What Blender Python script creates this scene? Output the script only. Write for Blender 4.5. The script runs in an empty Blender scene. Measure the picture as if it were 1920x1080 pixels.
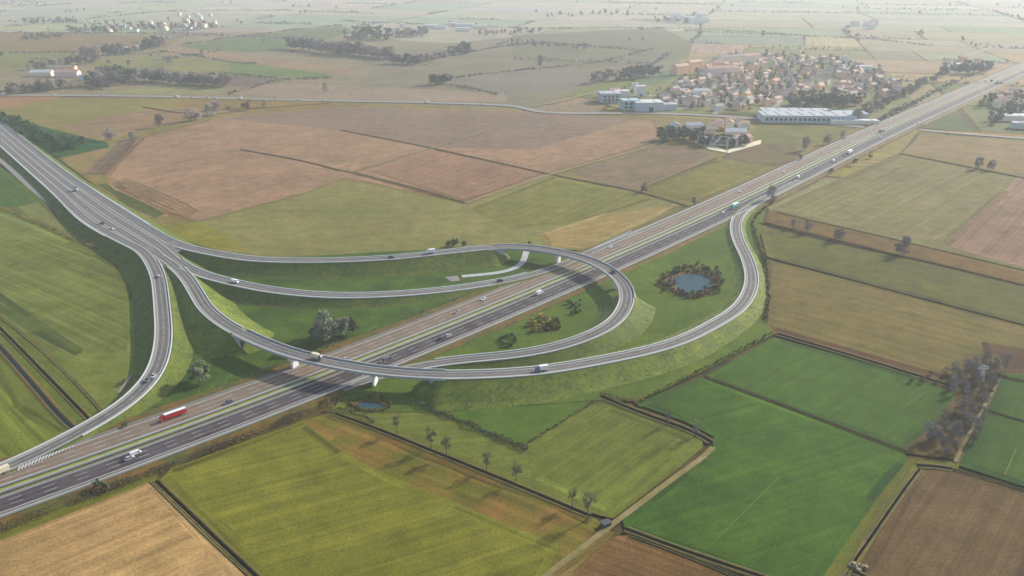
import bpy, math, random
from mathutils import Vector, noise
random.seed(7)
C = bpy.data.collections.new('place'); bpy.context.scene.collection.children.link(C)
sc = bpy.context.scene
# ---------------------------------------------------------------- camera, sky, sun, exposure
HOR, FPX, H = -85.0, 1500.0, 200.0
PITCH = math.atan((540 - HOR) / FPX)
cam = bpy.data.objects.new('camera', bpy.data.cameras.new('camera')); C.objects.link(cam)
cam.data.sensor_width = 36; cam.data.lens = 36 * FPX / 1920
cam.data.clip_start = 1; cam.data.clip_end = 60000
cam.location = (0, 0, H); cam.rotation_euler = (math.pi / 2 - PITCH, 0, 0)
sc.camera = cam
SUN_EL, SUN_AZ = math.radians(26), math.radians(53)      # azimuth clockwise from +Y
w = bpy.data.worlds.new("World"); sc.world = w; w.use_nodes = True
nt = w.node_tree; bg = nt.nodes['Background']; sky = nt.nodes.new('ShaderNodeTexSky')
sky.sky_type = 'NISHITA'; sky.sun_disc = False; sky.sun_elevation = SUN_EL; sky.sun_rotation = SUN_AZ
sky.air_density = 1.0; sky.dust_density = 2.0
nt.links.new(sky.outputs[0], bg.inputs[0]); bg.inputs[1].default_value = 0.15
sl = bpy.data.lights.new('sun', 'SUN'); sl.energy = 4.3; sl.angle = math.radians(1.0); sl.color = (1.0, 0.96, 0.90)
so = bpy.data.objects.new('sun', sl); C.objects.link(so)
so.rotation_euler = (math.pi / 2 - SUN_EL, 0, -SUN_AZ + math.pi)
so.rotation_euler = Vector((-math.sin(SUN_AZ) * math.cos(SUN_EL), -math.cos(SUN_AZ) * math.cos(SUN_EL), -math.sin(SUN_EL))).to_track_quat('-Z', 'Y').to_euler()
sc.view_settings.view_transform = 'Standard'; sc.view_settings.look = 'None'
sc.view_settings.gamma = 1; sc.view_settings.exposure = 0.42
HAZE_DENSITY = 0.000128
sc.cycles.volume_bounces = 1
sc.cycles.max_bounces = 6
try: sc.cycles.use_denoising = True
except Exception: pass

# ---------------------------------------------------------------- helpers
def P(px, py, z=0.0):                      # where the sight line of a traced photo point meets height z
    x = (px - 960) / FPX; y = (540 - py) / FPX
    dy = math.cos(PITCH) + y * math.sin(PITCH); dz = -math.sin(PITCH) + y * math.cos(PITCH)
    t = (z - H) / dz
    return Vector((x * t, dy * t, z))
def lin(c):
    c = c / 255.0
    return c / 12.92 if c <= .04045 else ((c + .055) / 1.055) ** 2.4
KC = 0.62
def col(r, g, b, k=None):
    k = KC if k is None else k
    return (lin(r) * k, lin(g) * k, lin(b) * k, 1.0)
def want(r, g, b, px=900, d=470):
    """base colour that reads as (r, g, b) at distance d through the even haze"""
    X = (0, 100, 900, 1300, 1700, 1920); S = ((.86, .96, 1.03), (.88, .98, 1.05), (1.0, 1.09, 1.15), (1.17, 1.25, 1.3), (1.42, 1.48, 1.5), (1.5, 1.57, 1.58))
    px = max(0, min(1919, px)); k = max(i for i in range(5) if X[i] <= px); f = (px - X[k]) / (X[k + 1] - X[k])
    out = []
    for c, A, i in ((r, 1.34, 0), (g, 1.38, 1), (b, 1.47, 2)):
        L = S[k][i] * (1 - f) + S[k + 1][i] * f; T = math.exp(-HAZE_DENSITY * d)
        out.append(min(.8, max(.006 + .1 * lin(c), (lin(c) - L * (1 - T)) / (A * T))))
    return (*out, 1.0)
def real(c, far=0):
    r, g, b = c
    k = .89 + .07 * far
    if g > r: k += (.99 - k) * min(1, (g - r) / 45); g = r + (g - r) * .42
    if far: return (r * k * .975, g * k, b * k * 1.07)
    return (r * k, g * k, b * k)
def tag(o, label=None, cat=None, group=None, kind=None):
    if label: o['label'] = label
    if cat: o['category'] = cat
    if group: o['group'] = group
    if kind: o['kind'] = kind
    return o
def empty(name, loc=(0, 0, 0), rz=0.0):
    o = bpy.data.objects.new(name, None); C.objects.link(o); o.location = loc; o.rotation_euler = (0, 0, rz)
    o.empty_display_size = 0.5
    return o
class MB:
    def __init__(s): s.v = []; s.f = []; s.m = []
    def add(s, vs, fs, m=0):
        n = len(s.v); s.v += [tuple(v) for v in vs]
        for f in fs: s.f.append(tuple(i + n for i in f)); s.m.append(m)
    def box(s, cx, cy, cz, sx, sy, sz, m=0, rz=0.0, taper=1.0):
        vs = []
        for k, t in ((-1, 1), (1, taper)):
            for a, b in ((-1, -1), (1, -1), (1, 1), (-1, 1)):
                x, y = a * sx / 2 * t, b * sy / 2 * t
                vs.append((cx + x * math.cos(rz) - y * math.sin(rz), cy + x * math.sin(rz) + y * math.cos(rz), cz + k * sz / 2))
        s.add(vs, [(0, 3, 2, 1), (4, 5, 6, 7), (0, 1, 5, 4), (1, 2, 6, 5), (2, 3, 7, 6), (3, 0, 4, 7)], m)
    def tube(s, a, b, ra, rb, n=6, m=0):
        a, b = Vector(a), Vector(b); d = (b - a).normalized()
        u = d.orthogonal().normalized(); w_ = d.cross(u)
        vs = [a + (u * math.cos(t) + w_ * math.sin(t)) * ra for t in [2 * math.pi * i / n for i in range(n)]]
        vs += [b + (u * math.cos(t) + w_ * math.sin(t)) * rb for t in [2 * math.pi * i / n for i in range(n)]]
        fs = [(i, (i + 1) % n, n + (i + 1) % n, n + i) for i in range(n)] + [tuple(range(n - 1, -1, -1)), tuple(range(n, 2 * n))]
        s.add(vs, fs, m)
    def mesh(s, name, mats):
        me = bpy.data.meshes.new(name); me.from_pydata(s.v, [], s.f)
        for m in (mats if isinstance(mats, (list, tuple)) else [mats]): me.materials.append(m)
        if any(s.m): me.polygons.foreach_set('material_index', s.m)
        me.update(); return me
    def build(s, name, mats, parent=None):
        o = bpy.data.objects.new(name, s.mesh(name, mats)); C.objects.link(o)
        if parent: o.parent = parent
        return o
def copy_tree(o, parent=None):
    c = o.copy(); C.objects.link(c)
    if parent: c.parent = parent
    for ch in list(o.children): copy_tree(ch, c)
    return c

# ---------------------------------------------------------------- materials
def newmat(name, rough=0.9, spec=0.2):
    m = bpy.data.materials.new(name); m.use_nodes = True
    b = m.node_tree.nodes['Principled BSDF']; b.inputs['Roughness'].default_value = rough
    b.inputs['Specular IOR Level'].default_value = spec
    return m, m.node_tree, b
def nd(t, kind, **kw):
    n = t.nodes.new('ShaderNode' + kind)
    for k, v in kw.items(): setattr(n, k, v)
    return n
def noise_tex(t, vec, scale, detail=3, rough=.6):
    n = nd(t, 'TexNoise'); n.inputs['Scale'].default_value = scale; n.inputs['Detail'].default_value = detail
    n.inputs['Roughness'].default_value = rough
    if vec is not None: t.links.new(vec, n.inputs['Vector'])
    return n.outputs['Fac']
def remap(t, v, a, b, c, d):
    n = nd(t, 'MapRange'); t.links.new(v, n.inputs[0])
    for i, x in enumerate((a, b, c, d)): n.inputs[i + 1].default_value = x
    return n.outputs[0]
def mul(t, a, b):
    n = nd(t, 'Math', operation='MULTIPLY'); t.links.new(a, n.inputs[0])
    if isinstance(b, (int, float)): n.inputs[1].default_value = b
    else: t.links.new(b, n.inputs[1])
    return n.outputs[0]
def vmul(t, c, f):
    n = nd(t, 'VectorMath', operation='SCALE')
    if isinstance(c, tuple): n.inputs[0].default_value = c[:3]
    else: t.links.new(c, n.inputs[0])
    t.links.new(f, n.inputs['Scale']); return n.outputs[0]
def mixc(t, f, a, b):
    n = nd(t, 'Mix', data_type='RGBA')
    if isinstance(f, float): n.inputs[0].default_value = f
    else: t.links.new(f, n.inputs[0])
    for i, x in ((6, a), (7, b)):
        if isinstance(x, tuple): n.inputs[i].default_value = x
        else: t.links.new(x, n.inputs[i])
    return n.outputs[2]
def plain(name, c, c2=None, scale=1.0, var=.18, rough=.85, spec=.25, detail=4, metal=0, speck=0):
    m, t, b = newmat(name, rough, spec); b.inputs['Metallic'].default_value = metal
    g = nd(t, 'NewGeometry').outputs['Position']
    f = noise_tex(t, g, scale, detail)
    base = mixc(t, remap(t, f, .35, .65, 0, 1), c, c2) if c2 else c
    f2 = noise_tex(t, g, scale * 4.3, 2)
    k = remap(t, f2, .3, .7, 1 - var, 1 + var)
    if speck: k = mul(t, k, remap(t, noise_tex(t, g, .75, 3, .75), .32, .68, 1 - speck, 1 + speck * 1.1))
    t.links.new(vmul(t, base, k), b.inputs['Base Color'])
    return m
def field_material():
    m, t, b = newmat('field_soil_and_crop', .95, .1)
    uv = nd(t, 'UVMap', uv_map='furrow').outputs[0]
    c1 = nd(t, 'Attribute', attribute_name='Col').outputs['Color']
    c2 = nd(t, 'Attribute', attribute_name='Col2').outputs['Color']
    st = nd(t, 'Attribute', attribute_name='Furrow').outputs['Fac']
    g = nd(t, 'NewGeometry').outputs['Position']
    def mapped(sx, sy):
        mp = nd(t, 'Mapping'); mp.inputs['Scale'].default_value = (sx, sy, 1); t.links.new(uv, mp.inputs[0]); return mp.outputs[0]
    big = noise_tex(t, g, .011, 6, .62)
    med = noise_tex(t, g, .09, 5, .65)
    fine = noise_tex(t, g, .9, 4, .7)
    s1 = noise_tex(t, mapped(.006, .36), 1.0, 3, .7)
    s2 = noise_tex(t, mapped(.004, .05), 1.0, 3, .6)
    wv = nd(t, 'TexWave', wave_type='BANDS', bands_direction='Y'); t.links.new(mapped(.0, 1.0), wv.inputs[0])
    wv.inputs['Scale'].default_value = .035; wv.inputs['Distortion'].default_value = .8; wv.inputs['Detail'].default_value = 2
    blot = noise_tex(t, g, .035, 6, .7)
    base = mixc(t, remap(t, blot, .40, .60, 0, 1), c1, c2)
    k = mul(t, remap(t, big, .3, .7, .84, 1.17), remap(t, med, .3, .7, .80, 1.20))
    k = mul(t, k, remap(t, fine, .3, .7, .70, 1.32))
    # stripes, faded by the Furrow attribute
    one = nd(t, 'Value'); one.outputs[0].default_value = 1.0
    s = mul(t, remap(t, s1, .3, .7, .64, 1.38), remap(t, s2, .3, .7, .86, 1.14))
    s = mul(t, s, remap(t, wv.outputs['Fac'], 0, 1, .92, 1.06))
    w2 = nd(t, 'TexWave', wave_type='BANDS', bands_direction='Y'); t.links.new(mapped(.0, 1.0), w2.inputs[0]); w2.inputs['Scale'].default_value = .017; w2.inputs['Distortion'].default_value = .15
    s = mul(t, s, remap(t, w2.outputs['Fac'], .93, 1.0, 1.0, .80))
    mx = nd(t, 'Mix', data_type='FLOAT'); t.links.new(st, mx.inputs[0]); t.links.new(one.outputs[0], mx.inputs[2]); t.links.new(s, mx.inputs[3])
    t.links.new(vmul(t, base, mul(t, k, mx.outputs[0])), b.inputs['Base Color'])
    return m
M = {}
M['field'] = field_material()
M['asphalt'] = plain('ramp_asphalt', want(138, 137, 136), want(150, 148, 147), .15, .07)
M['asphalt_dark'] = plain('motorway_dark_asphalt', want(104, 101, 105), want(124, 121, 124), .06, .12)
M['asphalt_pink'] = plain('motorway_pinkish_asphalt', want(164, 150, 136), want(148, 137, 126), .05, .08)
M['shoulder'] = plain('pale_shoulder_asphalt', want(158, 158, 154), None, .3, .06)
M['tyre_lane'] = plain('tyre_darkened_asphalt', want(120, 119, 120), want(134, 133, 133), .09, .1)
M['motorway_edge'] = plain('dull_shoulder_asphalt', want(146, 143, 136), want(134, 131, 126), .2, .08)
M['lane_worn'] = plain('worn_motorway_lane', want(150, 138, 127), want(136, 126, 117), .07, .12)
M['lane_dark'] = plain('dark_worn_lane', want(94, 91, 96), want(112, 109, 113), .07, .14)
M['paint'] = plain('worn_white_road_paint', (.50, .50, .48, 1), None, 1.0, .08)
M['concrete'] = plain('pale_concrete', col(205, 205, 202, .7), col(188, 188, 186, .7), .3, .06)
M['white_concrete'] = plain('white_concrete', (.74, .74, .74, 1), None, .4, .05)
M['steel'] = plain('galvanised_steel', (.50, .51, .50, 1), None, .8, .1, .7, .3)
M['slope'] = plain('embankment_grass', want(106, 121, 58), want(120, 130, 66), .08, .22, speck=.22)
M['slope_b'] = plain('flecked_embankment_grass', want(112, 127, 60), want(134, 145, 76), .10, .24, speck=.26)
M['grass'] = plain('verge_grass', want(100, 118, 58), want(112, 124, 62), .03, .22)
M['median'] = plain('median_grass', want(146, 152, 88), want(168, 172, 108), .2, .15)
M['median_green'] = plain('median_green_grass', want(96, 98, 52), want(112, 112, 58), .1, .2)
M['verge_brown'] = plain('dry_brown_verge', want(136, 112, 76), want(108, 112, 60), .06, .25)
M['track'] = plain('sand_track', want(160, 148, 114), want(140, 132, 94), .12, .16)
M['pale_line'] = plain('pale_trampled_grass', want(122, 136, 62), want(112, 128, 58), .2, .1)
M['ditch'] = plain('dark_ditch_mud_and_median_shade', (.006, .006, .006, 1), None, .5, .2, 1, 0)  # mud of the ditches; also the painted shadow strip in the median
M['bank'] = plain('ditch_bank', want(130, 120, 84), want(104, 106, 62), .1, .2)
def water(name, c, rough=.35):
    m, t, b = newmat(name, rough, .5); b.inputs['Base Color'].default_value = c; b.inputs['Specular IOR Level'].default_value = .06
    bp = nd(t, 'Bump'); bp.inputs['Strength'].default_value = .15
    t.links.new(noise_tex(t, nd(t, 'NewGeometry').outputs['Position'], .8, 3), bp.inputs['Height']); t.links.new(bp.outputs[0], b.inputs['Normal'])
    return m
M['pond'] = water('pond_water', (.032, .075, .09, 1))
M['canal'] = water('canal_water', (.004, .014, .014, 1))
M['glass'] = plain('dark_glass', (.02, .025, .03, 1), None, 1, .1, .15, .5)
M['tyre'] = plain('rubber', (.015, .015, .015, 1), None, 1, .1)
M['bark'] = plain('grey_bark', (.10, .085, .07, 1), (.14, .12, .1, 1), 2, .2)
def foliage(name, c1, c2, c3):
    m, t, b = newmat(name, .8, .15)
    g = nd(t, 'NewGeometry'); r = g.outputs['Random Per Island']
    oi = nd(t, 'ObjectInfo').outputs['Random']
    x = mixc(t, remap(t, r, .1, .9, 0, 1), c1, c2)
    x = mixc(t, remap(t, noise_tex(t, g.outputs['Position'], .45, 3), .45, .7, 0, 1), x, c3)
    t.links.new(vmul(t, x, remap(t, oi, 0, 1, .82, 1.18)), b.inputs['Base Color'])
    return m
M['leaf_green'] = foliage('green_leaves', (.035, .075, .02, 1), (.07, .12, .03, 1), (.1, .15, .045, 1))
M['leaf_dark'] = foliage('dark_leaves', (.065, .09, .05, 1), (.10, .14, .07, 1), (.14, .17, .09, 1))
M['leaf_pale'] = foliage('pale_grey_green_leaves', (.17, .195, .12, 1), (.23, .25, .165, 1), (.28, .295, .205, 1))
M['leaf_young'] = foliage('thin_bluish_green_leaves', (.07, .10, .055, 1), (.10, .14, .08, 1), (.12, .15, .09, 1))
M['leaf_bare'] = foliage('bare_brown_twigs', (.22, .18, .15, 1), (.29, .245, .21, 1), (.33, .28, .23, 1))
M['leaf_bare_grey'] = foliage('bare_grey_twigs', (.18, .175, .165, 1), (.26, .25, .235, 1), (.31, .30, .25, 1))
M['leaf_brown'] = foliage('brown_winter_leaves', (.20, .10, .055, 1), (.27, .16, .09, 1), (.14, .14, .055, 1))
M['leaf_scrub'] = foliage('reddish_brown_scrub', (.15, .085, .05, 1), (.20, .13, .08, 1), (.12, .11, .05, 1))
M['leaf_yellow'] = foliage('yellow_autumn_leaves', (.50, .26, .05, 1), (.55, .36, .08, 1), (.26, .25, .06, 1))
M['leaf_hedge'] = foliage('olive_hedge_leaves', (.075, .085, .026, 1), (.12, .13, .04, 1), (.17, .14, .045, 1))
M['leaf_wood'] = foliage('lush_wood_leaves', (.035, .095, .025, 1), (.06, .14, .04, 1), (.09, .19, .055, 1))
M['leaf_far'] = foliage('dark_grey_far_twigs', (.12, .122, .13, 1), (.17, .17, .175, 1), (.19, .19, .16, 1))  # lightened so far trees look hazier: haze put into the twig colour
M['mud'] = plain('brown_ditch_mud', want(112, 100, 90), None, .3, .15)
def paint(name, c, rough=.35): return plain(name, c, None, .5, .05, rough, .5)

# ---------------------------------------------------------------- paths and ribbons
def catmull(pts, step=4.0):
    pts = [Vector(p) for p in pts]
    pts = [pts[0] * 2 - pts[1]] + pts + [pts[-1] * 2 - pts[-2]]
    out = []
    for i in range(1, len(pts) - 2):
        p0, p1, p2, p3 = pts[i - 1:i + 3]
        n = max(2, int((p2 - p1).length / step))
        for k in range(n):
            t = k / n
            q = .5 * ((2 * p1) + (p2 - p0) * t + (2 * p0 - 5 * p1 + 4 * p2 - p3) * t * t + (3 * p1 - p0 - 3 * p2 + p3) * t ** 3)
            q.z = p1.z + (p2.z - p1.z) * (t * t * (3 - 2 * t) if False else t)
            out.append(q)
    out.append(pts[-2].copy())
    return out
def smooth(p, it=12):
    p = [q.copy() for q in p]
    for _ in range(it):
        p = [p[0]] + [(p[i - 1] + p[i] * 2 + p[i + 1]) / 4 for i in range(1, len(p) - 1)] + [p[-1]]
    return p
def resample(p, step):
    d = [0.0]
    for a, b in zip(p, p[1:]): d.append(d[-1] + (b - a).length)
    n = max(1, round(d[-1] / step)); out = []; j = 0
    for i in range(n + 1):
        s = d[-1] * i / n
        while j < len(d) - 2 and d[j + 1] < s: j += 1
        out.append(p[j].lerp(p[j + 1], (s - d[j]) / max(1e-6, d[j + 1] - d[j])))
    return out
def trace(pts, z=0.0, step=4.0, sm=12, before=0, after=0):
    q = [P(p[0], p[1], p[2] if len(p) > 2 else z) for p in pts]
    if before: q = [q[0] + (q[0] - q[1]).normalized() * before] + q; q[0].z = q[1].z
    if after: q.append(q[-1] + (q[-1] - q[-2]).normalized() * after); q[-1].z = q[-2].z
    return resample(smooth(resample(catmull(q, step), step), sm), step)
def normals(p):
    out = []
    for i in range(len(p)):
        d = p[min(i + 1, len(p) - 1)] - p[max(i - 1, 0)]; d.z = 0; d.normalize()
        out.append(Vector((-d.y, d.x, 0)))           # to the left of travel
    return out
def offs(p, a, dz=0.0):
    return [q + n * (a(i / (len(p) - 1)) if callable(a) else a) + Vector((0, 0, dz)) for i, (q, n) in enumerate(zip(p, normals(p)))]
def strip(mb, A, B, m=0):
    n = len(A); vs = list(A) + list(B)
    mb.add(vs, [(i, i + 1, n + i + 1, n + i) for i in range(n - 1)], m)   # A right of B -> up
def ribbon(mb, p, a, b, dz=0.0, m=0):                # a < b : right side to left side
    strip(mb, offs(p, a, dz), offs(p, b, dz), m)
def near(p, px, py, z=None):
    zz = z if z is not None else p[0].z
    return min(range(len(p)), key=lambda i: (P(px, py, p[i].z if z is None else zz) - p[i]).xy.length)
def dashes(mb, p, a, wd, on, off, dz, m=0):
    q = resample(p, 1.5); n1 = max(1, round(on / 1.5)); n2 = max(1, round(off / 1.5)); i = 0
    while i + n1 < len(q):
        seg = q[i:i + n1 + 1]
        if len(seg) > 1: ribbon(mb, seg, a - wd / 2, a + wd / 2, dz, m)
        i += n1 + n2
def rail(name, p, a, h, wd, mat, label, cat='barrier', group=None):
    mb = MB()
    A = offs(p, a - wd / 2); B = offs(p, a + wd / 2); up = Vector((0, 0, h))
    A2 = [q + up for q in A]; B2 = [q + up for q in B]
    strip(mb, A2, B2); strip(mb, A, A2); strip(mb, B2, B)
    mb.add([A[0], B[0], B2[0], A2[0]], [(0, 3, 2, 1)]); mb.add([A[-1], B[-1], B2[-1], A2[-1]], [(0, 1, 2, 3)])
    return tag(mb.build(name, mat), label, cat, group)
TUFT_AREAS = []
def embankment(A, B, slope, mat, name='embankment', label=None, sink=.4, seed=0, cones=(False, False)):
    """A = right crest, B = left crest; sides fall to the ground at 1:slope"""
    A, B = list(A), list(B)
    for end in (1, 0):
        if not cones[end]: continue
        a, b = (A[-1], B[-1]) if end else (A[0], B[0]); w_ = (b - a).xy.length; c = (a + b) / 2; n_ = (b - a) / 2
        f_ = Vector((n_.y, -n_.x, 0)).normalized() * (1 if end else -1); h = c.z
        for k in range(1, 7):
            t = k / 6; q = c + f_ * h * 1.5 * t; q.z = h * (1 - t); sc_ = 1 - .35 * t * t
            aa, bb = q - n_ * sc_, q + n_ * sc_; aa.z = bb.z = q.z
            if end: A.append(aa); B.append(bb)
            else: A.insert(0, aa); B.insert(0, bb)
    mb = MB(); strip(mb, A, B)
    N = normals([(a + b) / 2 for a, b in zip(A, B)])
    def side(E, sgn):
        rows = [E]
        for k in (1, 2, 3, 4):
            row = []
            for i, q in enumerate(E):
                f = k / 4; h = q.z + sink; d = h * slope * (f ** 1.12) + (1.2 * f if k == 4 else 0)
                r = q + N[i] * sgn * d; r.z = q.z - h * f
                if 0 < k < 4: r.z += .25 * noise.noise(Vector((r.x * .09, r.y * .09, seed)))
                row.append(r)
            rows.append(row)
        for a, b in zip(rows, rows[1:]):
            if sgn > 0: strip(mb, a, b)
            else: strip(mb, b, a)
    side(A, -1); side(B, 1)
    o = mb.build(name, mat); tag(o, label, None, None, 'structure')
    if mat.name.startswith(('embankment', 'flecked')): TUFT_AREAS.append((o, 2.2 if mat.name.startswith('flecked') else 1.0))
    for f in o.data.polygons: f.use_smooth = True
    return o

# ---------------------------------------------------------------- ground and fields
def poly_object(name, polys, kind='structure', label=None):
    """polys: list of (points, c1, c2, furrow direction vector, furrow strength)"""
    vs, fs = [], []
    for pts, *_ in polys:
        n = len(vs); vs += [tuple(p) for p in pts]; fs.append(tuple(range(n, n + len(pts))))
    me = bpy.data.meshes.new(name); me.from_pydata(vs, [], fs)
    me.uv_layers.new(name='furrow')
    me.color_attributes.new('Col', 'FLOAT_COLOR', 'CORNER'); me.color_attributes.new('Col2', 'FLOAT_COLOR', 'CORNER')
    me.attributes.new('Furrow', 'FLOAT', 'FACE')
    uv, a1, a2, a3 = me.uv_layers['furrow'], me.attributes['Col'], me.attributes['Col2'], me.attributes['Furrow']
    li = 0
    for fi, (pts, c1, c2, d, s) in enumerate(polys):
        d = Vector((d[0], d[1])).normalized(); a3.data[fi].value = s
        off = random.uniform(-500, 500)
        for q in pts:
            uv.data[li].uv = (q.x * d.x + q.y * d.y + off, -q.x * d.y + q.y * d.x + off)
            a1.data[li].color = c1; a2.data[li].color = c2; li += 1
    me.materials.append(M['field']); me.update()
    if fs and me.polygons[0].normal.z < 0: me.flip_normals()
    o = bpy.data.objects.new(name, me); C.objects.link(o); tag(o, label, None, None, kind); return o
def ccw(q):
    a = sum(q[i].x * q[(i + 1) % len(q)].y - q[(i + 1) % len(q)].x * q[i].y for i in range(len(q)))
    return q if a > 0 else q[::-1]
gm = MB(); gm.add([(-9000, -600, -.7), (9000, -600, -.7), (9000, 12000, -.7), (-9000, 12000, -.7)], [(0, 1, 2, 3)])
def ground_mat():
    m, t, b = newmat('open_farmland_ground', .95, .1)
    g = nd(t, 'NewGeometry').outputs['Position']
    x = mixc(t, remap(t, noise_tex(t, g, .004, 5), .38, .62, 0, 1), want(120, 120, 78, 900, 900), want(140, 126, 94, 900, 900))
    x = mixc(t, remap(t, noise_tex(t, g, .05, 4), .4, .7, 0, 1), x, want(108, 112, 66, 900, 900))
    t.links.new(vmul(t, x, remap(t, noise_tex(t, g, .4, 4), .3, .7, .8, 1.2)), b.inputs['Base Color']); return m
tag(gm.build('ground', ground_mat()), 'flat open farmland plain', None, None, 'structure')

TAN, PINK, OLIVE, GREEN, LIME, BROWN = (186, 156, 110), (180, 152, 122), (152, 150, 92), (112, 150, 82), (96, 156, 84), (150, 128, 100)
# far patchwork: a recursive subdivision of the plain into fields
far = []
def bsp(x0, y0, x1, y1, depth):
    wx, wy = x1 - x0, y1 - y0
    lim = 300 + max(0, y0 - 1500) * .12
    if depth == 0 or (wx < lim * 1.6 and wy < lim * 1.1 and random.random() < .8):
        far.append((x0, y0, x1, y1)); return
    k = random.uniform(.32, .68)
    if wx * .7 > wy: bsp(x0, y0, x0 + wx * k, y1, depth - 1); bsp(x0 + wx * k, y0, x1, y1, depth - 1)
    else: bsp(x0, y0, x1, y0 + wy * k, depth - 1); bsp(x0, y0 + wy * k, x1, y1, depth - 1)
for gx in range(-7, 7):
    for gy in range(0, 8):
        bsp(gx * 1000, 500 + gy * 1200, gx * 1000 + 1000, 500 + gy * 1200 + 1200, 7)
polys = []; far_edges = []
ang = math.radians(-17)
def rot(x, y):
    wx = x + 60 * noise.noise(Vector((x * .0012, y * .0012, 1))); wy = y + 60 * noise.noise(Vector((x * .0012, y * .0012, 9)))
    return Vector((wx * math.cos(ang) - (wy - 500) * math.sin(ang), wx * math.sin(ang) + (wy - 500) * math.cos(ang) + 700, -.55))
for (x0, y0, x1, y1) in far:
    g = random.choice((1.5, 2.5, 5))
    q = [rot(x0 + g, y0 + g), rot(x1 - g, y0 + g), rot(x1 - g, y1 - g), rot(x0 + g, y1 - g)]
    cy = (q[0].y + q[2].y) / 2
    if cy < 700: continue
    base = random.choices([TAN, PINK, OLIVE, GREEN, LIME, BROWN, (170, 158, 116)], [3, 4, 4, 3.2, 1.6, 4, 3])[0]
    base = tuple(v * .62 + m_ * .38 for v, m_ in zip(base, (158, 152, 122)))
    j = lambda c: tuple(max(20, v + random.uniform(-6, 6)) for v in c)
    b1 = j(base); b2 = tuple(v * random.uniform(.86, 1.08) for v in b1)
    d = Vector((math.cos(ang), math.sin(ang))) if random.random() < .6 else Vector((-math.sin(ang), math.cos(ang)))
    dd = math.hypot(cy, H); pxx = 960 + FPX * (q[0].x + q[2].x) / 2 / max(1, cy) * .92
    gf = min(.6, max(.12, (dd - 700) / 3800)); gry = lambda c: tuple(v * (1 - gf) + m_ * gf for v, m_ in zip(c, (210, 215, 210)))  # paler and greyer with distance: haze mixed into the field colours
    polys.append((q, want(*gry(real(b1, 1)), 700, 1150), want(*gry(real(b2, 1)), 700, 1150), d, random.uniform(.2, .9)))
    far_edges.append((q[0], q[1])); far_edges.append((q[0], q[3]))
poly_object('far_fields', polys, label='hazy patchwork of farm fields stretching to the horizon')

FZ = [0.0]
def field(pts, c1, c2, d, s, label, z=None):
    """d: two photo points giving the furrow direction"""
    if z is None: FZ[0] += .0085; z = FZ[0] - .45
    q = ccw([P(p[0], p[1], z) for p in pts])
    a, b = P(*d[0]), P(*d[1])
    xs, ys = [min(1920, max(0, p[0])) for p in pts], [min(1080, max(0, p[1])) for p in pts]
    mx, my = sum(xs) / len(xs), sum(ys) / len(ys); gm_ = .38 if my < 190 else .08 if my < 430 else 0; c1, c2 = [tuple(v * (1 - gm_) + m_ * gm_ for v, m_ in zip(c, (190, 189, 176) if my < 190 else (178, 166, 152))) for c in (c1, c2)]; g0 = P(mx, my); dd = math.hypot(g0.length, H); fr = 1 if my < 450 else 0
    extra = []
    if dd < 1000 and s >= .3:
        n_ = len(q); rr = random.Random(len(label)); wd = rr.uniform(3.0, 6.0)
        for i in range(n_):
            u, v = q[i], q[(i + 1) % n_]; t_ = (v - u)
            if t_.length < 25: continue
            t_ = t_.normalized(); m_ = Vector((-t_.y, t_.x, 0)); k_ = rr.uniform(.86, 1.06)
            N_ = max(2, int((v - u).length / 9)); A_, B_ = [], []
            for j in range(N_ + 1):
                w0 = u.lerp(v, j / N_); A_.append(w0 + m_ * .1); B_.append(w0 + m_ * wd * (1 + .55 * noise.noise(Vector((w0.x * .04, w0.y * .04, i)))))
            ca, cb = (c1, c2) if rr.random() < .5 else (c2, c1)
            for X_ in (A_, B_):
                for w0 in X_: w0.z = z + .0006 * (i + 1)
            extra.append((A_ + B_[::-1], want(*[x * k_ for x in real(ca, fr)], mx, dd), want(*[x * k_ for x in real(cb, fr)], mx, dd), t_.xy, min(1, s + .3)))
    return poly_object('field', [(q, want(*real(c1, fr), mx, dd), want(*real(c2, fr), mx, dd), (b - a).xy, s)] + extra, label=label)
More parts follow.
